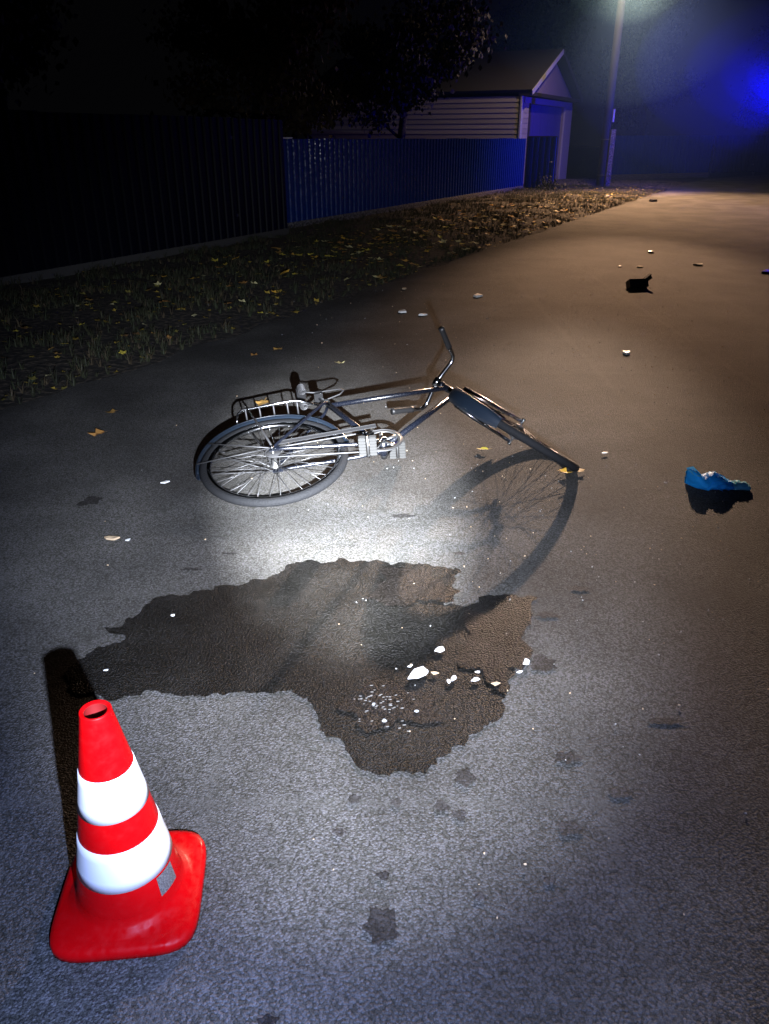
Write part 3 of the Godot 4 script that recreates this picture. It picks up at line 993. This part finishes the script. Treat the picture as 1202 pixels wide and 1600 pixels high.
# ---------------------------------------------------------------- blue glove
func glove() -> void:
	var t := thing("rubber_glove", "crumpled bright blue rubber glove lying on the road at the right", "glove", Vector3(1.40, 0.0, -3.25), 0.02)
	t.scale = Vector3(1.0, 0.85, 1.0)
	var n := FastNoiseLite.new()
	n.seed = 12
	n.frequency = 16.0
	# stations along x: x, half depth, height, z shift
	var S := [[0.0, 0.012, 0.09, -0.05], [0.012, 0.045, 0.096, -0.03], [0.035, 0.06, 0.083, -0.01], [0.06, 0.062, 0.066, 0.0], [0.085, 0.062, 0.083, 0.0], [0.115, 0.06, 0.084, 0.002], [0.145, 0.054, 0.068, 0.005], [0.17, 0.044, 0.05, 0.01], [0.185, 0.036, 0.044, 0.012], [0.215, 0.034, 0.043, 0.015], [0.245, 0.033, 0.04, 0.018], [0.262, 0.028, 0.034, 0.02], [0.27, 0.012, 0.02, 0.02]]
	var curve := []
	for k in 4:
		var cv := []
		for i in S.size() - 1:
			for e in 4:
				var i0 := maxi(i - 1, 0)
				var i3 := mini(i + 2, S.size() - 1)
				cv.append(cubic_interpolate(S[i][k], S[i + 1][k], S[i0][k], S[i3][k], e / 4.0))
		cv.append(S[S.size() - 1][k])
		curve.append(cv)
	for part in 2:
		var st := mb()
		var rings := []
		var from := 0 if part == 0 else 32
		var to: int = 32 if part == 0 else curve[0].size() - 1
		for i in range(from, to + 1):
			var q := [curve[0][i], curve[1][i], curve[2][i], curve[3][i]]
			var ring := []
			for k in 22:
				var a := TAU * k / 22.0
				var c := cos(a)
				var s := sin(a)
				var y: float = q[2] * (0.5 + 0.5 * s)
				if s > 0.0: y += (n.get_noise_2d(q[0] * 2.5, c * 0.12) * 0.02 - absf(n.get_noise_2d(q[0] * 5.0 + c * 0.2, c * 0.2 + 3.0)) * 0.018) * s
				var z: float = q[3] + q[1] * c * (1.0 + 0.35 * n.get_noise_2d(q[0] * 2.0 + 5.0, s))
				ring.append(Vector3(q[0] + n.get_noise_2d(c * 0.2, s * 0.2 + q[0]) * 0.008, maxf(y, 0.002), z))
			rings.append(ring)
		for i in rings.size() - 1:
			for k in 22:
				var j := (k + 1) % 22
				quad(st, rings[i][k], rings[i + 1][k], rings[i + 1][j], rings[i][j])
		for e in [0, rings.size() - 1]:
			var c := Vector3.ZERO
			for p in rings[e]: c += p / 22.0
			for k in 22:
				var j := (k + 1) % 22
				if e == 0: tri(st, c, rings[e][k], rings[e][j])
				else: tri(st, c, rings[e][j], rings[e][k])
		build(st, "palm" if part == 0 else "cuff", M.glove if part == 0 else M.glove_pale, t)
	# folded flap and creases on the palm
	var st := flat()
	var f := [Vector3(-0.004, 0.088, -0.06), Vector3(0.022, 0.104, -0.045), Vector3(0.05, 0.074, 0.0), Vector3(0.03, 0.08, 0.03), Vector3(0.008, 0.08, 0.0)]
	for k in range(1, 4): tri(st, f[0], f[k], f[k + 1])
	for k in range(1, 4): tri(st, f[0] - Vector3(0, 0.003, 0), f[k + 1] - Vector3(0, 0.003, 0), f[k] - Vector3(0, 0.003, 0))
	build(st, "folded_flap", M.glove_pale, t)
	for q in [[Vector3(0.07, 0.072, 0.03), Vector3(0.11, 0.086, 0.005), Vector3(0.15, 0.07, 0.01)], [Vector3(0.075, 0.06, 0.05), Vector3(0.115, 0.062, 0.05), Vector3(0.155, 0.055, 0.045)], [Vector3(0.08, 0.05, 0.058), Vector3(0.1, 0.03, 0.062), Vector3(0.13, 0.012, 0.06)]]:
		st = mb()
		tube(st, q, [0.002, 0.0045, 0.002], 6)
		build(st, "crease", M.glove, t)

# ---------------------------------------------------------------- bicycle
func ring_pts(c: Vector3, x: Vector3, y: Vector3, r: float, n: int, from := 0.0, to := TAU) -> Array:
	var out := []
	var full := is_equal_approx(to - from, TAU)
	for k in (n if full else n + 1):
		var a := lerpf(from, to, float(k) / n)
		out.append(c + (x * cos(a) + y * sin(a)) * r)
	return out

func wheel(called: String, parent: Node3D, at: Transform3D, sd: int) -> Node3D:
	var t := Node3D.new()
	t.name = called
	parent.add_child(t, true)
	t.transform = at
	var X := Vector3.RIGHT
	var Y := Vector3.UP
	var Z := Vector3.BACK
	var st := mb()
	# tyre: round section with a flat tread
	var tp := []
	for k in 14:
		var a := TAU * k / 14.0
		tp.append(Vector2(0.3265 + cos(a) * 0.0205, sin(a) * 0.0195))
	lathe(st, tp, Vector3.ZERO, Z, 72, true)
	build(st, "tyre", M.rubber, t)
	st = mb()
	lathe(st, [Vector2(0.311, -0.0135), Vector2(0.3135, -0.0125), Vector2(0.3075, -0.0108), Vector2(0.3005, -0.007), Vector2(0.2985, 0.0), Vector2(0.3005, 0.007), Vector2(0.3075, 0.0108), Vector2(0.3135, 0.0125), Vector2(0.311, 0.0135), Vector2(0.302, 0.0125), Vector2(0.2945, 0.008), Vector2(0.2925, 0.0), Vector2(0.2945, -0.008), Vector2(0.302, -0.0125)], Vector3.ZERO, Z, 72, true)
	build(st, "rim", M.chrome, t)
	st = mb()
	lathe(st, [Vector2(0.0, -0.06), Vector2(0.006, -0.06), Vector2(0.006, -0.037), Vector2(0.013, -0.036), Vector2(0.026, -0.032), Vector2(0.026, -0.028), Vector2(0.014, -0.022), Vector2(0.012, 0.0), Vector2(0.014, 0.022), Vector2(0.026, 0.028), Vector2(0.026, 0.032), Vector2(0.013, 0.036), Vector2(0.006, 0.037), Vector2(0.006, 0.06), Vector2(0.0, 0.06)], Vector3.ZERO, Z, 20)
	build(st, "hub", M.steel, t)
	for k in 36:
		var a := TAU * k / 36.0
		var side := 1.0 if k % 2 else -1.0
		var cross := 0.95 if (k / 2) % 2 else -0.95
		st = mb()
		var h := Vector3(cos(a + cross) * 0.024, sin(a + cross) * 0.024, side * 0.03)
		tube(st, [h, Vector3(cos(a) * 0.294, sin(a) * 0.294, side * 0.003)], 0.0013, 5)
		build(st, "spoke", M.spoke_steel, t)
	st = mb()
	var va := sd * 1.3
	tube(st, [Vector3(cos(va), sin(va), 0) * 0.294, Vector3(cos(va), sin(va), 0) * 0.262], 0.0035, 6)
	build(st, "valve", M.dull_metal, t)
	return t

func fender(st: SurfaceTool, c: Vector3, x: Vector3, y: Vector3, z: Vector3, r: float, from: float, to: float, half: float) -> void:
	var rows := []
	var n := 40
	for i in n + 1:
		var a := lerpf(from, to, float(i) / n)
		var d := x * cos(a) + y * sin(a)
		var row := []
		var taper := 1.0 - 0.35 * pow(absf(2.0 * i / n - 1.0), 6.0)
		for k in 9:
			var q := lerpf(-1.45, 1.45, k / 8.0)
			row.append(c + d * (r + 0.016 * (cos(q) - 1.0)) + z * half * taper * sin(q))
		rows.append(row)
	for i in n:
		for k in 8:
			quad(st, rows[i][k], rows[i][k + 1], rows[i + 1][k + 1], rows[i + 1][k])
	# rolled rims
	for k in [0, 8]:
		var line := []
		for i in n + 1: line.append(rows[i][k])
		tube(st, line, 0.0022, 5)

func bicycle() -> void:
	var U := Vector3(0.9769, 0.1026, -0.1875)
	var V := Vector3(-0.2047, 0.1973, -0.9587)
	var W := Vector3(-0.0614, 0.975, 0.2137)
	var t := thing("bicycle", "dark blue city bicycle lying on its side, front wheel twisted upright, saddle cover missing", "bicycle")
	t.transform = Transform3D(Basis(U, V, W).orthonormalized(), Vector3(-0.5126, 0.099, -3.348))
	var Z := Vector3.BACK
	var ang := deg_to_rad(68.24)
	var A := Vector3(-cos(ang), sin(ang), 0)          # up along seat tube and head tube
	var BB := Vector3(0.509, -0.05, 0)
	var SC := BB + A * 0.519
	var HT := Vector3(0.927, 0.432, 0)
	var HB := HT - A * 0.13
	var st: SurfaceTool
	for q in [["top_tube", [SC - A * 0.02, HT - A * 0.028], 0.0125], ["down_tube", [HB + A * 0.02, BB], 0.0145], ["seat_tube", [BB, SC + A * 0.015], 0.0145], ["head_tube", [HB - A * 0.006, HT + A * 0.006], 0.018]]:
		st = mb()
		tube(st, q[1], q[2], 14)
		if q[0] == "head_tube":
			for p in [HB, HT]: tube(st, [p - A * 0.008, p + A * 0.008], 0.022, 14)
		build(st, q[0], M.paint, t)
	st = mb()
	tube(st, [BB - Z * 0.036, BB + Z * 0.036], 0.02, 14)
	build(st, "bottom_bracket", M.paint, t)
	for s in [-1.0, 1.0]:
		st = mb()
		tube(st, [Vector3(0, 0, s * 0.058), Vector3(0.06, -0.006, s * 0.056), Vector3(0.38, -0.038, s * 0.036), BB + Z * s * 0.02], [0.007, 0.0085, 0.0095, 0.01], 10)
		build(st, "chainstay", M.paint, t)
		st = mb()
		tube(st, [Vector3(0, 0, s * 0.06), Vector3(0.02, 0.04, s * 0.056), SC + Vector3(-0.03, -0.045, s * 0.032), SC + Vector3(-0.004, -0.008, s * 0.014)], [0.006, 0.0075, 0.008, 0.008], 10)
		build(st, "seat_stay", M.paint, t)
		st = flat()
		bar(st, Vector3(0.008, 0.002, s * 0.06), Vector3(0.024, 0, 0), Vector3(0, 0.016, 0), Vector3(0, 0, 0.003))
		build(st, "dropout", M.paint, t)
		st = mb()
		lathe(st, [Vector2(0.0, -0.006), Vector2(0.01, -0.006), Vector2(0.01, 0.006), Vector2(0.0, 0.006)], Vector3(0, 0, s * 0.07), Z, 6)
		build(st, "axle_nut", M.chrome, t)
	var rw := wheel("rear_wheel", t, Transform3D.IDENTITY, 2)
	st = mb()
	lathe(st, [Vector2(0.012, 0.038), Vector2(0.036, 0.039), Vector2(0.036, 0.042), Vector2(0.012, 0.043)], Vector3.ZERO, Z, 20)
	build(st, "sprocket", M.dull_metal, rw)
	# rear mudguard and stays
	st = mb()
	fender(st, Vector3.ZERO, Vector3.RIGHT, Vector3.UP, Z, 0.366, deg_to_rad(8), deg_to_rad(186), 0.03)
	var rf := build(st, "rear_fender", M.fender, t)
	for q in [148.0, 176.0]:
		for s in [-1.0, 1.0]:
			st = mb()
			var e: Vector3 = Vector3(cos(deg_to_rad(q)), sin(deg_to_rad(q)), 0) * 0.354 + Z * s * 0.03
			tube(st, [Vector3(-0.006, 0.004, s * 0.066), e], 0.0028, 6)
			build(st, "stay", M.dull_metal, rf)
	# luggage rack
	var rk := Node3D.new()
	rk.name = "luggage_rack"
	t.add_child(rk)
	for s in [-1.0, 1.0]:
		st = mb()
		tube(st, [Vector3(-0.15, 0.383, s * 0.02), Vector3(-0.14, 0.386, s * 0.05), Vector3(-0.115, 0.39, s * 0.066), Vector3(0.14, 0.404, s * 0.066), Vector3(0.175, 0.402, s * 0.06), Vector3(0.275, 0.375, s * 0.03)], 0.0058, 10)
		build(st, "rail", M.chrome, rk)
		st = mb()
		tube(st, [Vector3(-0.09, 0.39, s * 0.066), Vector3(-0.04, 0.2, s * 0.068), Vector3(0.0, 0.012, s * 0.068)], 0.005, 8)
		build(st, "stay", M.dull_metal, rk)
	for x in [-0.1, -0.03, 0.04, 0.11, 0.16]:
		st = mb()
		tube(st, [Vector3(x, 0.392 + 0.05 * (x + 0.1), -0.064), Vector3(x, 0.392 + 0.05 * (x + 0.1), 0.064)], 0.0045, 8)
		build(st, "crossbar", M.dull_metal, rk)
	st = mb()
	tube(st, [Vector3(-0.15, 0.383, -0.02), Vector3(-0.152, 0.382, 0.0), Vector3(-0.15, 0.383, 0.02)], 0.0058, 10)
	build(st, "end_bar", M.chrome, rk)
	# seat post and what is left of the saddle
	st = mb()
	tube(st, [SC - A * 0.03, SC + A * 0.085], 0.0122, 12)
	build(st, "seat_post", M.chrome, t)
	st = mb()
	tube(st, [SC + A * 0.004, SC + A * 0.026], 0.0185, 14)
	build(st, "seat_clamp", M.steel, t)
	var sd := Node3D.new()
	sd.name = "saddle_frame"
	t.add_child(sd)
	var ST := SC + A * 0.085
	st = flat()
	bar(st, ST + Vector3(-0.005, 0.004, 0), Vector3(0.022, 0, 0), Vector3(0, 0.016, 0), Vector3(0, 0, 0.03))
	build(st, "clamp", M.black, sd)
	for s in [-1.0, 1.0]:
		st = mb()
		var coil := []
		var cb := ST + Vector3(-0.085, 0.005, s * 0.045)
		for k in 61:
			var a := TAU * k / 12.0
			coil.append(cb + Vector3(cos(a) * 0.019, k / 60.0 * 0.06, sin(a) * 0.019))
		tube(st, coil, 0.0038, 6)
		build(st, "coil_spring", M.dull_metal, sd)
		st = mb()
		tube(st, [cb + Vector3(0, 0.0, 0), ST + Vector3(-0.02, 0.008, s * 0.028), ST + Vector3(0.03, 0.012, s * 0.026), ST + Vector3(0.11, 0.03, s * 0.016), ST + Vector3(0.135, 0.04, 0.0)], 0.0042, 7)
		build(st, "saddle_rail", M.dull_metal, sd)
	st = flat()
	bar(st, ST + Vector3(-0.09, 0.072, 0), Vector3(0.022, 0.006, 0), Vector3(-0.002, 0.006, 0), Vector3(0, 0, 0.035))
	build(st, "rear_bridge", M.black, sd)
	# cranks, chainring, pedals, chain
	var ck := Node3D.new()
	ck.name = "crankset"
	t.add_child(ck)
	st = mb()
	var CR := BB + Z * 0.042
	lathe(st, [Vector2(0.070, -0.002), Vector2(0.091, -0.002), Vector2(0.091, 0.002), Vector2(0.070, 0.002)], CR, Z, 46, true)
	for k in 5:
		var a := TAU * k / 5.0 + 0.3
		var d := Vector3(cos(a), sin(a), 0)
		bar(st, CR + d * 0.047, d * 0.027, d.cross(Z) * -0.008, Z * 0.0018)
	build(st, "chainring", M.steel, ck)
	var cd := Vector3(-0.55, -0.83, 0).normalized()
	for s in [1.0, -1.0]:
		var d: Vector3 = cd * s
		st = mb()
		tube(st, [BB + Z * s * 0.03, BB + Z * s * 0.056], 0.016, 12)
		tube(st, [BB + Z * s * 0.055, BB + d * 0.085 + Z * s * 0.06, BB + d * 0.172 + Z * s * 0.066], [0.0115, 0.0095, 0.0105], 10)
		build(st, "crank_arm", M.chrome, ck)
		var pc: Vector3 = BB + d * 0.168 + Z * s * 0.118
		st = mb()
		tube(st, [BB + d * 0.168 + Z * s * 0.06, pc + Z * s * 0.05], 0.006, 8)
		var pd := build(st, "pedal", M.steel, ck)
		# two ribbed rubber blocks each side of the spindle
		var px := Vector3(0.98, -0.2, 0).normalized()
		var py := px.cross(Z) * -1.0
		for e in [-1.0, 1.0]:
			for k in 6:
				st = flat()
				bar(st, pc + px * e * 0.024 + Z * (k - 2.5) * 0.0155, px * 0.0155, py * 0.0125, Z * 0.0058)
				build(st, "rubber_rib", M.pedal_grey, pd)
			st = flat()
			bar(st, pc + px * e * 0.024, px * 0.011, py * 0.0095, Z * 0.0475)
			build(st, "rubber_core", M.pedal_grey, pd)
	st = mb()
	var loop := []
	for k in 13: loop.append(BB + Z * 0.042 + Vector3(cos(lerpf(-1.62, 1.5, k / 12.0)), sin(lerpf(-1.62, 1.5, k / 12.0)), 0) * 0.091)
	for k in 9: loop.append(Z * 0.0415 + Vector3(cos(lerpf(1.5, 4.66, k / 8.0)), sin(lerpf(1.5, 4.66, k / 8.0)), 0) * 0.037)
	tube(st, loop, 0.0042, 5, true)
	build(st, "chain", M.dull_metal, t)
	st = flat()
	var g0 := Vector3(0.03, 0.058, 0.052)
	var g1 := Vector3(0.50, 0.066, 0.054)
	bar(st, (g0 + g1) / 2, (g1 - g0) / 2, Vector3(0, 0.013, 0), Z * 0.0015)
	bar(st, (g0 + g1) / 2 + Vector3(0, 0.0132, -0.005), (g1 - g0) / 2, Vector3(0, 0.0015, 0), Z * 0.008)
	build(st, "chain_guard", M.dull_metal, t)
	# steering: turned left by about forty degrees
	var th := deg_to_rad(-41.5)
	var F0 := Vector3(sin(ang), cos(ang), 0)
	var F := F0 * cos(th) + Z * sin(th)
	var N := F0 * -sin(th) + Z * cos(th)
	var HUB := HT - A * 0.535 + F * 0.055
	var CROWN := HB - A * 0.025
	var fk := Node3D.new()
	fk.name = "fork"
	t.add_child(fk)
	st = mb()
	tube(st, [HB - A * 0.008, CROWN - A * 0.004], 0.019, 12)
	tube(st, [CROWN - N * 0.05, CROWN + N * 0.05], 0.0125, 10)
	build(st, "crown", M.paint, fk)
	for s in [-1.0, 1.0]:
		st = mb()
		tube(st, [CROWN + N * s * 0.048 + A * 0.006, CROWN + N * s * 0.052 - A * 0.15, CROWN + N * s * 0.053 - A * 0.28 + F * 0.012, HUB + N * s * 0.054], [0.0115, 0.011, 0.009, 0.007], 10)
		build(st, "fork_blade", M.paint, fk)
		st = mb()
		lathe(st, [Vector2(0.0, -0.006), Vector2(0.01, -0.006), Vector2(0.01, 0.006), Vector2(0.0, 0.006)], HUB + N * s * 0.066, N, 6)
		build(st, "axle_nut", M.chrome, fk)
	wheel("front_wheel", t, Transform3D(Basis(F, A, N).orthonormalized(), HUB), 4)
	st = mb()
	fender(st, HUB, F, A, N, 0.372, deg_to_rad(52), deg_to_rad(205), 0.036)
	var ff := build(st, "front_fender", M.fender, t)
	for q in [150.0, 196.0]:
		for s in [-1.0, 1.0]:
			st = mb()
			var e: Vector3 = HUB + (F * cos(deg_to_rad(q)) + A * sin(deg_to_rad(q))) * 0.358 + N * s * 0.036
			tube(st, [HUB + N * s * 0.062, e], 0.003, 6)
			build(st, "stay", M.chrome, ff)
	# stem, handlebar and grips
	var C := HT + A * 0.052
	st = mb()
	tube(st, [HT, C + A * 0.012], 0.0125, 12)
	tube(st, [C - N * 0.024, C + N * 0.024], 0.019, 12)
	build(st, "stem", M.chrome, t)
	st = mb()
	var half := [Vector2(0.0, 0.0), Vector2(0.06, 0.008), Vector2(0.115, 0.018), Vector2(0.138, 0.018), Vector2(0.158, 0.006), Vector2(0.17, -0.015), Vector2(0.185, -0.05), Vector2(0.235, -0.15)]
	var line := []
	for k in range(half.size() - 1, 0, -1): line.append(C - N * half[k].x + F * half[k].y)
	for k in half.size(): line.append(C + N * half[k].x + F * half[k].y)
	tube(st, line, 0.011, 12)
	var hb := build(st, "handlebar", M.chrome, t)
	for s in [-1.0, 1.0]:
		st = mb()
		var g := []
		for q in [0.0, 0.1, 0.5, 0.9, 1.0]:
			var h: Vector2 = half[6].lerp(Vector2(0.245, -0.17), q)
			g.append(C + N * s * h.x + F * h.y)
		tube(st, g, [0.0165, 0.0155, 0.015, 0.0155, 0.0165], 12)
		build(st, "grip", M.black, hb)

# ---------------------------------------------------------------- light sources with bodies
const TORCH_AT := Vector3(0.14, 1.2, 0.06)
const TORCH_TO := Vector3(-0.17, 0.0, -2.98)
func torch() -> void:
	var t := thing("hand_torch", "small black hand torch held low in front of the viewer, lighting the road", "torch", TORCH_AT)
	var d := (TORCH_TO - TORCH_AT).normalized()
	var st := mb()
	lathe(st, [Vector2(0.0, -0.13), Vector2(0.012, -0.13), Vector2(0.0125, -0.05)], Vector3.ZERO, d, 20)
	build(st, "barrel", M.black, t)
	st = mb()
	lathe(st, [Vector2(0.0125, -0.05), Vector2(0.018, -0.03), Vector2(0.019, -0.004), Vector2(0.016, -0.004)], Vector3.ZERO, d, 20)
	build(st, "head", M.black, t)
	st = mb()
	lathe(st, [Vector2(0.016, -0.006), Vector2(0.0, -0.005)], Vector3.ZERO, d, 20)
	build(st, "lamp_lens", M.torch_glow, t)

func spot(called: String, at: Vector3, to: Vector3, energy: float, half: float, c: Color, size: float, soft := 1.0) -> void:
	var l := SpotLight3D.new()
	l.name = called
	add_child(l)
	l.position = at
	l.look_at_from_position(at, to, Vector3(0.01, 1, 0.02).normalized())
	l.light_energy = energy
	l.spot_angle = half
	l.spot_angle_attenuation = soft
	l.spot_attenuation = 2.0
	l.spot_range = 90.0
	l.light_color = c
	l.light_size = size
	l.shadow_enabled = true

const BEACON_AT := Vector3(10.98, 2.55, -22.39)
func van() -> void:
	var t := thing("patrol_van", "dark patrol van with a blue roof beacon on the right side of the road", "van", road(27.2, 4.27, 0.0))
	t.rotation.y = atan2(-ROAD_D.z, ROAD_D.x)      # local x points up the road; the van faces the camera side
	var prof := [Vector2(-2.4, 0.35), Vector2(-2.45, 0.85), Vector2(-2.3, 1.05), Vector2(-1.7, 1.2), Vector2(-1.0, 1.95), Vector2(-0.7, 2.05), Vector2(2.3, 2.05), Vector2(2.4, 1.9), Vector2(2.42, 0.4), Vector2(2.3, 0.32), Vector2(-2.3, 0.3)]
	var st := flat()
	var hw := 0.9
	for i in prof.size():
		var a: Vector2 = prof[i]
		var b: Vector2 = prof[(i + 1) % prof.size()]
		quad(st, Vector3(a.x, a.y, hw), Vector3(a.x, a.y, -hw), Vector3(b.x, b.y, -hw), Vector3(b.x, b.y, hw))
	var idx := Geometry2D.triangulate_polygon(PackedVector2Array(prof))
	for i in range(0, idx.size(), 3):
		for s in [1.0, -1.0]:
			var v := []
			for k in 3: v.append(Vector3(prof[idx[i + k]].x, prof[idx[i + k]].y, hw * s))
			if s > 0: tri(st, v[0], v[1], v[2])
			else: tri(st, v[0], v[2], v[1])
	build(st, "body", M.van_paint, t)
	st = flat()
	bar(st, Vector3(-1.35, 1.58, 0), Vector3(0.3, 0.32, 0), Vector3(-0.01, 0.01, 0), Vector3(0, 0, 0.78))
	build(st, "windscreen", M.van_glass, t)
	for s in [-1.0, 1.0]:
		st = flat()
		box(st, Vector3(-0.45, 1.58, s * 0.902), Vector3(0.8, 0.55, 0.012))
		build(st, "side_window", M.van_glass, t)
		st = flat()
		box(st, Vector3(-2.41, 0.92, s * 0.62), Vector3(0.06, 0.16, 0.34))
		build(st, "headlight", M.trim, t)
		for x in [-1.5, 1.55]:
			st = mb()
			lathe(st, [Vector2(0.0, -0.1), Vector2(0.2, -0.1), Vector2(0.21, -0.09), Vector2(0.3, -0.1), Vector2(0.33, -0.07), Vector2(0.33, 0.07), Vector2(0.3, 0.1), Vector2(0.0, 0.1)], Vector3(x, 0.335, s * 0.82), Vector3.BACK, 24)
			build(st, "wheel", M.black, t)
	var inv := t.transform.affine_inverse()
	var at := inv * BEACON_AT
	st = mb()
	lathe(st, [Vector2(0.0, -0.06), Vector2(0.07, -0.06), Vector2(0.075, -0.02), Vector2(0.065, 0.05), Vector2(0.0, 0.075)], at, Vector3.UP, 20)
	build(st, "beacon_lamp", M.beacon_glow, t)
	st = flat()
	box(st, Vector3(at.x, 2.2, at.z), Vector3(0.3, 0.32, 0.5))
	build(st, "beacon_base", M.black, t)

# ---------------------------------------------------------------- everything
func _ready() -> void:
	rng.seed = 20231
	# camera
	var cam := Camera3D.new()
	cam.name = "camera"
	add_child(cam)
	cam.position = Vector3(0, 1.45, 0)
	cam.rotation_degrees = Vector3(-25.827, 0, 0)
	cam.fov = 67.0
	cam.near = 0.05
	cam.far = 400.0
	cam.current = true
	# night sky and exposure
	var env := Environment.new()
	env.background_mode = Environment.BG_SKY
	var sm := ProceduralSkyMaterial.new()
	sm.sky_top_color = Color(0.0012, 0.0012, 0.0015)
	sm.sky_horizon_color = Color(0.002, 0.002, 0.0025)
	sm.ground_bottom_color = Color(0.002, 0.002, 0.0025)
	sm.ground_horizon_color = Color(0.002, 0.002, 0.0025)
	sm.sun_angle_max = 0.0
	var sky := Sky.new()
	sky.sky_material = sm
	env.sky = sky
	env.tonemap_mode = Environment.TONE_MAPPER_LINEAR
	env.tonemap_exposure = 8.0
	env.sdfgi_enabled = true
	env.ssao_enabled = true
	env.ssil_enabled = true
	env.volumetric_fog_enabled = true
	env.volumetric_fog_density = 0.0
	var we := WorldEnvironment.new()
	we.name = "world_environment"
	we.environment = env
	add_child(we)
	# lamps: hand torch (hot spot, beam, spill), street lamp, blue beacon
	var white := Color(0.95, 0.97, 1.0)
	spot("torch_hot_spot", TORCH_AT, TORCH_TO, 30.0, 11.0, white, 0.012)
	spot("torch_beam", TORCH_AT, Vector3(-0.2, 0, -2.9), 4.2, 29.0, Color(0.94, 0.96, 1.0), 0.012)
	spot("torch_spill", TORCH_AT, Vector3(-0.25, 0, -1.6), 1.1, 42.0, Color(0.64, 0.74, 1.0), 0.012)
	var warm := Color(1.0, 0.78, 0.58)
	spot("street_lamp_light", LAMP_AT + Vector3(0, -0.03, 0), Vector3(7.3, 0, -20.4), 50.0, 45.0, warm, 0.13)
	spot("street_lamp_reach", LAMP_AT + Vector3(0, -0.03, 0), Vector3(2.7, 0, -8.2), 60.0, 8.5, Color(1.0, 0.79, 0.62), 0.13)
	spot("street_lamp_throw", LAMP_AT + Vector3(0, -0.03, 0), Vector3(0.68, 0, -2.95), 135.0, 3.2, Color(1.0, 0.86, 0.74), 0.24)
	spot("street_lamp_glow", LAMP_AT + Vector3(0, -0.03, 0), Vector3(6.45, 0, -24.95), 3.2, 80.0, Color(1.0, 0.86, 0.7), 0.13, 0.6)
	spot("beacon_beam", BEACON_AT + Vector3(-0.09, 0.0, -0.03), Vector3(3.3, 1.2, -28.8), 8.0, 48.0, Color(0.13, 0.05, 1.0), 0.06)
	var om := OmniLight3D.new()
	om.name = "beacon_light"
	add_child(om)
	om.position = BEACON_AT
	om.light_color = Color(0.13, 0.05, 1.0)
	om.light_energy = 0.6
	om.light_size = 0.06
	om.omni_range = 60.0
	om.omni_attenuation = 2.0
	om.shadow_enabled = true
	make_materials()
	# structure
	setting()
	fences()
	garage()
	trees()
	lamp_post()
	# objects
	marks()
	bicycle()
	cone()
	glove()
	van()
	torch()
	# small details
	debris()
	# mist hanging round the lamps
	for q in [["mist", LAMP_AT + Vector3(0, -0.3, 0), Vector3(18, 14, 18), Color(0.62, 0.86, 0.95), 0.0022, "wide thin night mist round the street lamp"], ["mist", LAMP_AT, Vector3(9, 8, 9), Color(0.6, 0.86, 0.95), 0.004, "denser night mist glowing close round the street lamp"], ["mist", LAMP_AT, Vector3(4, 4, 4), Color(0.6, 0.86, 0.95), 0.012, "bright core of night mist right at the street lamp"], ["mist", BEACON_AT + Vector3(-0.39, 0.38, 0), Vector3(2.76, 1.49, 2.40), Color(0.04, 0.03, 1.0), 0.04500, "innermost core of the blue glowing mist at the right border"], ["mist", BEACON_AT + Vector3(-0.45, 0.43, 0), Vector3(3.92, 2.11, 3.41), Color(0.04, 0.03, 1.0), 0.02312, "second layer of the blue glowing mist at the right border"], ["mist", BEACON_AT + Vector3(-0.53, 0.51, 0), Vector3(5.57, 3.00, 4.84), Color(0.04, 0.03, 1.0), 0.01187, "third layer of the blue glowing mist at the right border"], ["mist", BEACON_AT + Vector3(-0.65, 0.62, 0), Vector3(7.90, 4.26, 6.87), Color(0.04, 0.03, 1.0), 0.00610, "fourth layer of the blue glowing mist at the right border"], ["mist", BEACON_AT + Vector3(-0.82, 0.78, 0), Vector3(11.22, 6.05, 9.76), Color(0.04, 0.03, 1.0), 0.00313, "fifth, wide layer of the blue glowing mist at the right border"], ["mist", BEACON_AT + Vector3(-1.06, 1.00, 0), Vector3(15.93, 8.59, 13.86), Color(0.04, 0.03, 1.0), 0.00161, "outermost, widest and faintest layer of the blue glowing mist at the right border"]]:
		var fv := FogVolume.new()
		fv.name = numbered(q[0])
		fv.shape = RenderingServer.FOG_VOLUME_SHAPE_ELLIPSOID
		fv.size = q[2]
		var fm := FogMaterial.new()
		fm.albedo = q[3]
		fm.density = q[4]
		fv.material = fm
		add_child(fv)
		fv.position = q[1]
		tag(fv, q[5], "mist", "", "stuff")
